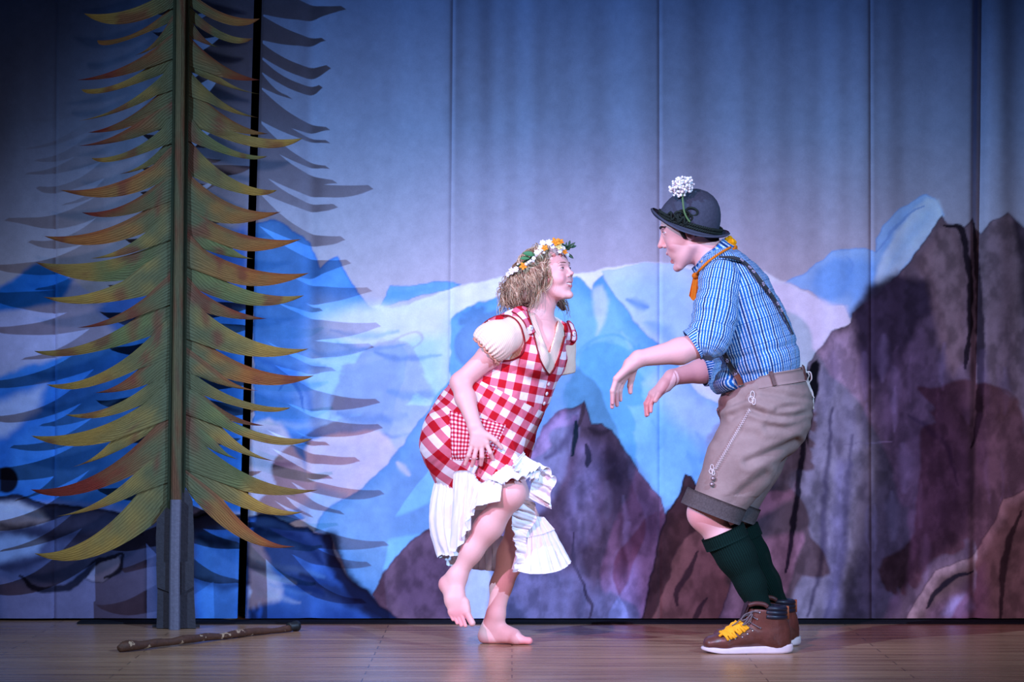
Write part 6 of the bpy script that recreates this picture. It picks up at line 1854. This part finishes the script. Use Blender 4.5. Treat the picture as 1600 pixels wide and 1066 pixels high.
# --- hiking boots
def boot_leather():
    b = NB('brown_boot_leather')
    f = b.noise(16, 5, 0.65); g = b.noise(150, 3)
    c = b.mix(f, rgb(56, 29, 28), rgb(116, 66, 54)); b.bump(b.math('ADD', g, f), 0.2, 0.003)
    return b.fin(c, 0.38, 0.5)
BOOT = boot_leather(); SOLE = simple('cream_sole', rgb(206, 194, 200), 0.7, 0.2, 60, 0.12, 0.2); PAD = simple('navy_padded_collar', rgb(28, 32, 46), 0.4, 0.45)
LACE = simple('grey_lace', rgb(104, 92, 96), 0.8); FRI = simple('yellow_fringe', rgb(240, 168, 34), 0.7, 0.2, 60, 0.15, 0.2); METAL = simple('eyelet', rgb(190, 190, 200), 0.3, 0.5, metal=0.9)
def make_boot(dx, D, full=True):
    def Q(px, py, w=0.0): return W(px + dx, py, 9.0) + np.array([0, D - 9.0 + w, 0])
    def QW(px, z, w=0.0):
        p = W(px, 600, 9.0); return np.array([p[0] + dx * 9.0 / FPX, D + w, z])
    zz = lambda py: W(0, py, 9.0)[2]
    b = SDF()
    b.cone(QW(1110, 0.034), QW(1132, 0.040), 0.026, 0.034, 0.02, (0, 1, 0), 1.5, 1.35)
    b.cone(QW(1132, 0.040), QW(1160, 0.062), 0.034, 0.046, 0.02, (0, 1, 0), 1.3, 1.05)
    b.cone(QW(1160, 0.062), QW(1200, 0.070), 0.047, 0.050, 0.02, (0, 1, 0), 1.0, 0.95)
    b.cone(QW(1178, 0.09), QW(1194, 0.150), 0.050, 0.062, 0.02, (0, 1, 0), 0.95, 0.92)
    b.cone(QW(1208, 0.055), QW(1204, 0.145), 0.054, 0.056, 0.02, (0, 1, 0), 0.92, 1.0)
    b.cone(QW(1218, 0.040), QW(1216, 0.080), 0.040, 0.040, 0.02, (0, 1, 0), 0.9)
    b.cut(QW(1180, 0.018), (0, 0, -1), 0.004)
    b.cut(QW(1200, zz(951)), unit((0.06, 0, 1)), 0.004)
    V, F = b.mesh(0.0035)
    V = wrinkle(V, vnormals(V, F), 0.004, 30, 4)
    bo = mesh_from('hiking_boot', V, F, BOOT, man)
    # sole: outline extruded
    n = 40; top = []; prof = []
    xs = lambda t: 0
    out = []
    L0, L1 = QW(1096, 0)[0], QW(1238.5, 0)[0]
    for k in range(n):
        a = 2 * math.pi * k / n
        c_, s_ = math.cos(a), math.sin(a)
        ux = 0.5 + 0.5 * np.sign(c_) * abs(c_) ** 0.75
        hw = 0.050 * (1 - 0.22 * math.exp(-((ux - 0.58) / 0.18) ** 2)) * (0.94 if ux > 0.6 else 1.0)
        out.append((L0 + (L1 - L0) * ux, np.sign(s_) * abs(s_) ** 0.75 * hw, ux))
    V = []; lev = 5
    for j in range(lev):
        t = j / (lev - 1)
        for x, y, ux in out:
            zb = 0.001 + 0.012 * max(0, (0.22 - ux) / 0.22) ** 1.5 + 0.006 * max(0, (ux - 0.85) / 0.15) ** 2
            zt = 0.017 + 0.016 * ux ** 1.2 - 0.003 * math.exp(-((ux - 0.3) / 0.15) ** 2) + 0.006 * max(0, (0.2 - ux) / 0.2)
            bul = 1.0 + 0.012 * math.sin(t * math.pi)
            V.append((L0 + (L1 - L0) * 0.5 + (x - L0 - (L1 - L0) * 0.5) * bul, D + y * bul, zb + (zt - zb) * t))
    F = [(j * n + k, j * n + (k + 1) % n, (j + 1) * n + (k + 1) % n, (j + 1) * n + k) for j in range(lev - 1) for k in range(n)]
    F += [tuple(range(n - 1, -1, -1)), tuple((lev - 1) * n + k for k in range(n))]
    mesh_from('sole', V, F, SOLE, bo, smooth=True)
    # padded collar rolls round the back of the ankle
    for k, py in enumerate((949, 955.5, 962)):
        m = MB(); P = []
        for a in np.radians(np.linspace(-108, 108, 30)):
            P.append(QW(1203, zz(py) - 0.0, 0) + np.array([0.054 * math.cos(a), 0.055 * math.sin(a), -0.004 * math.cos(a)]))
        m.tube(P, 0.0088, 8); m.build('collar_roll', PAD, bo)
    m = MB(); m.box(QW(1230.5, zz(957)), (0.004, 0.011, 0.022)); m.build('pull_tab', simple('tab_tan', rgb(150, 84, 52), 0.5), bo)
    # tongue
    G = lerp_rows([QW(1160, zz(966), -0.03), QW(1158, zz(966), 0), QW(1160, zz(966), 0.03)], [QW(1170, zz(939), -0.045), QW(1166, zz(937), 0), QW(1170, zz(939), 0.045)], 14, 8)
    sheet('tongue', G, simple('dark_tongue', rgb(58, 36, 40), 0.5), bo, 0.008)
    m = MB(); m.tube(catmull([QW(1168, zz(944), -0.05), QW(1178, zz(941), -0.058), QW(1190, zz(942), -0.060), QW(1197, zz(946), -0.058)], 6), 0.008, 8); m.build('ankle_rim', simple('rim_leather', rgb(80, 46, 44), 0.45), bo)
    bu = SDF(); bu.ops = [o for o in b.ops if o[3] == 'u']
    if full:
        def onb(pts, lift):
            P = catmull(np.array(pts, float), 6); H = bu.hit(P[:, 0], P[:, 1]); return H + bu.normal(H) * lift
        for pts in ([(1187, 957), (1176, 956), (1167, 960)], [(1183, 968), (1172, 962), (1164, 964)], [(1188, 982), (1174, 974), (1162, 968)], [(1176, 984), (1166, 978), (1158, 972)]):
            m = MB(); m.tube(onb(pts, 0.003), 0.0022, 6); m.build('lace', LACE, bo)
        # bow loops
        for pts in ([(1172, 955, -0.045), (1160, 962, -0.05), (1148, 972, -0.05), (1142, 976, -0.045)], [(1172, 956, -0.05), (1164, 968, -0.06), (1158, 974, -0.062), (1166, 970, -0.062), (1174, 958, -0.055)], [(1174, 955, -0.05), (1162, 958, -0.055), (1156, 966, -0.06), (1162, 966, -0.06), (1173, 957, -0.055)]):
            m = MB(); m.tube(catmull([QW(a, zz(b_), d) for a, b_, d in pts], 8), 0.0022, 6); m.build('lace', LACE, bo)
        for a, b_ in ((1187, 957.5), (1183, 968), (1188, 982), (1176, 986), (1168, 991), (1160, 996), (1149, 998.5), (1140, 1001)):
            h_ = bu.hit([a], [b_])[0]; m = MB(); m.ball(h_, 0.0038, None, 8, 6); m.build('eyelet', METAL, bo)
        # yellow leather fringe over the laces
        q = np.array([(1127, 992), (1152, 973), (1161, 981), (1134, 998)], float)
        uu, vv = np.meshgrid(np.linspace(0, 1, 16), np.linspace(0, 1, 8)); uu = uu[..., None]; vv = vv[..., None]
        X = (q[0] * (1 - uu) + q[1] * uu) * (1 - vv) + (q[3] * (1 - uu) + q[2] * uu) * vv
        H = bu.hit(X[..., 0].ravel(), X[..., 1].ravel()); H = H + bu.normal(H) * (0.010 + 0.004 * np.sin(vv.ravel() * 3) + 0.002 * np.sin(uu.ravel() * 19))[:, None]
        fr = sheet('fringe', H.reshape(8, 16, 3), FRI, bo, 0.004)
        for k, (a, b_, c, d) in enumerate(((1130, 994, 1125, 996), (1134, 996, 1138, 1001), (1139, 995, 1143, 999), (1142, 993, 1149, 997), (1147, 990, 1151, 996), (1151, 987, 1157, 992), (1154, 984, 1159, 990), (1157, 982, 1164, 988), (1159, 979, 1167, 985), (1160, 977, 1170, 983))):
            Pq = np.array([[a - 4, b_ - 3], [a, b_], [(a + c) / 2, (b_ + d) / 2], [c, d]])
            H = bu.hit(Pq[:, 0], Pq[:, 1]); H = H + bu.normal(H) * np.array([0.012, 0.012, 0.010, 0.005])[:, None]
            m = MB(); m.tube(catmull(H, 4), 0.0052, 6, flat=(1, 0.5)); m.build('fringe_strip', FRI, fr)
    return bo
make_boot(0.0, 9.0, True)
make_boot(25.0, 9.25, False)

# --- felt hat
FELT = simple('grey_felt', rgb(64, 69, 84), 0.95, 0.1, 110, 0.28, 0.4)
hx = unit((-0.958, 0.0, 0.286)); hn = unit((0.286, -0.20, 0.94)); hx = unit(hx - np.dot(hx, hn) * hn); hy = np.cross(hn, hx)
hC = PM(1076, 354.5, 0.0)
rows = []; k = 64
prof = [(0.0, 0.140), (0.18, 0.1385), (0.36, 0.132), (0.54, 0.120), (0.70, 0.102), (0.83, 0.080), (0.92, 0.055), (0.975, 0.026), (1.0, 0.006)]
prof = prof[::-1]
V = [hC + hn * 0.1405]; F = []
prof2 = [(r_, h_) for r_, h_ in prof if r_ > 0]
prof2 = [(0.2, 0.138), (0.4, 0.130), (0.58, 0.117), (0.73, 0.099), (0.85, 0.076), (0.93, 0.052), (0.98, 0.026), (1.0, 0.006)]
for r_, h_ in prof2:
    for j in range(k):
        a = 2 * math.pi * j / k
        V.append(hC + hx * 0.1125 * r_ * math.cos(a) * (1 + 0.02 * math.cos(a)) + hy * 0.097 * r_ * math.sin(a) + hn * h_ - hx * 0.012 * (h_ / 0.14) + hx * 0.004)
F += [(0, 1 + j, 1 + (j + 1) % k) for j in range(k)]
for i in range(len(prof2) - 1):
    for j in range(k):
        F.append((1 + i * k + j, 1 + (i + 1) * k + j, 1 + (i + 1) * k + (j + 1) % k, 1 + i * k + (j + 1) % k))
hat = mesh_from('felt_hat', V, F, FELT, man)
md = hat.modifiers.new('thick', 'SOLIDIFY'); md.thickness = 0.004; md.offset = -1
rows = []
for t in np.linspace(0, 1, 10):
    row = []
    for j in range(k + 1):
        a = 2 * math.pi * j / k
        rx = 0.1115 + 0.034 * t; ry = 0.096 + 0.034 * t
        lift = -0.013 * t * abs(math.sin(a)) ** 2 + 0.014 * t * t * (math.cos(a) ** 2) * (1 if math.cos(a) > 0 else 0.9) + 0.006 * t ** 4
        row.append(hC + hx * rx * math.cos(a) + hy * ry * math.sin(a) + hn * (0.004 + lift))
    rows.append(row)
sheet('brim', rows, FELT, hat, 0.008)
CORDG = simple('dark_green_cord', rgb(28, 38, 34), 0.8, 0.2, 160, 0.5, 0.4)
for q, hgt in ((0, 0.013), (math.pi, 0.024)):
    P = []
    m = MB()
    for st_ in (0, math.pi):
        P = []
        for a in np.linspace(0, 2 * math.pi, 161):
            w = a * 44 + st_ + q
            P.append(hC + hx * (0.116 - 0.02 * (hgt - 0.01)) * math.cos(a) + hy * (0.1005) * math.sin(a) + hn * (hgt + 0.0035 * math.sin(w)) + unit(hx * math.cos(a) + hy * math.sin(a)) * 0.003 * math.cos(w))
        m.tube(P, 0.0038, 6)
    m.build('hat_cord', CORDG, hat)
m = MB()                                                                     # knotted cord loops on the side
sgn = -1 if hy[1] > 0 else 1
def HC(a, b_, h_): return hC + hx * a + hy * sgn * b_ + hn * h_
for k_ in range(4):
    P = [HC(0.045 - 0.012 * k_ + 0.02 * math.cos(t), 0.098 - 0.02 * k_ * 0.2, 0.042 + 0.008 * k_ * (k_ % 2) + 0.013 * math.sin(t)) for t in np.linspace(0, 6.28, 25)]
    m.tube(P, 0.0042, 6)
P = [HC(0.085 - 0.075 * t, 0.075 + 0.03 * math.sin(t * 2), 0.030 + 0.012 * math.sin(t * 20)) for t in np.linspace(0, 1, 30)]
m.tube(P, 0.0045, 6)
m.build('cord_knot', CORDG, hat)
# white blossom with its stem
STEM = simple('green_stem', rgb(84, 116, 72), 0.6)
fl = MB(); fl.tube(catmull([PM(1066, 298, -0.10), PM(1067, 315, -0.115), PM(1069, 330, -0.118), PM(1073, 340, -0.116), PM(1078, 347, -0.112)], 8), 0.0034, 8)
fo = fl.build('flower_stem', STEM, hat)
m = MB(); rs = random.Random(11)
fc = PM(1065.5, 294, -0.10)
for k_ in range(210):
    d = unit((rs.gauss(0, 1), rs.gauss(0, 1), rs.gauss(0, 1)))
    sx = np.array([0.042, 0.040, 0.033])
    p = fc + d * sx * (0.55 + 0.5 * rs.random()) + np.array([0, 0, 0.006]) + np.array([0.35, 0, 0.2]) * (d[2] * 0.02)
    r_ = rs.uniform(0.0035, 0.0058)
    m.ball(p, r_, None, 7, 5)
    if k_ % 5 == 0: m.tube([fc + d * 0.012, p], [0.0008, 0.0008], 4)
tag(m.build('blossom', PET_W, fo), kind='stuff')
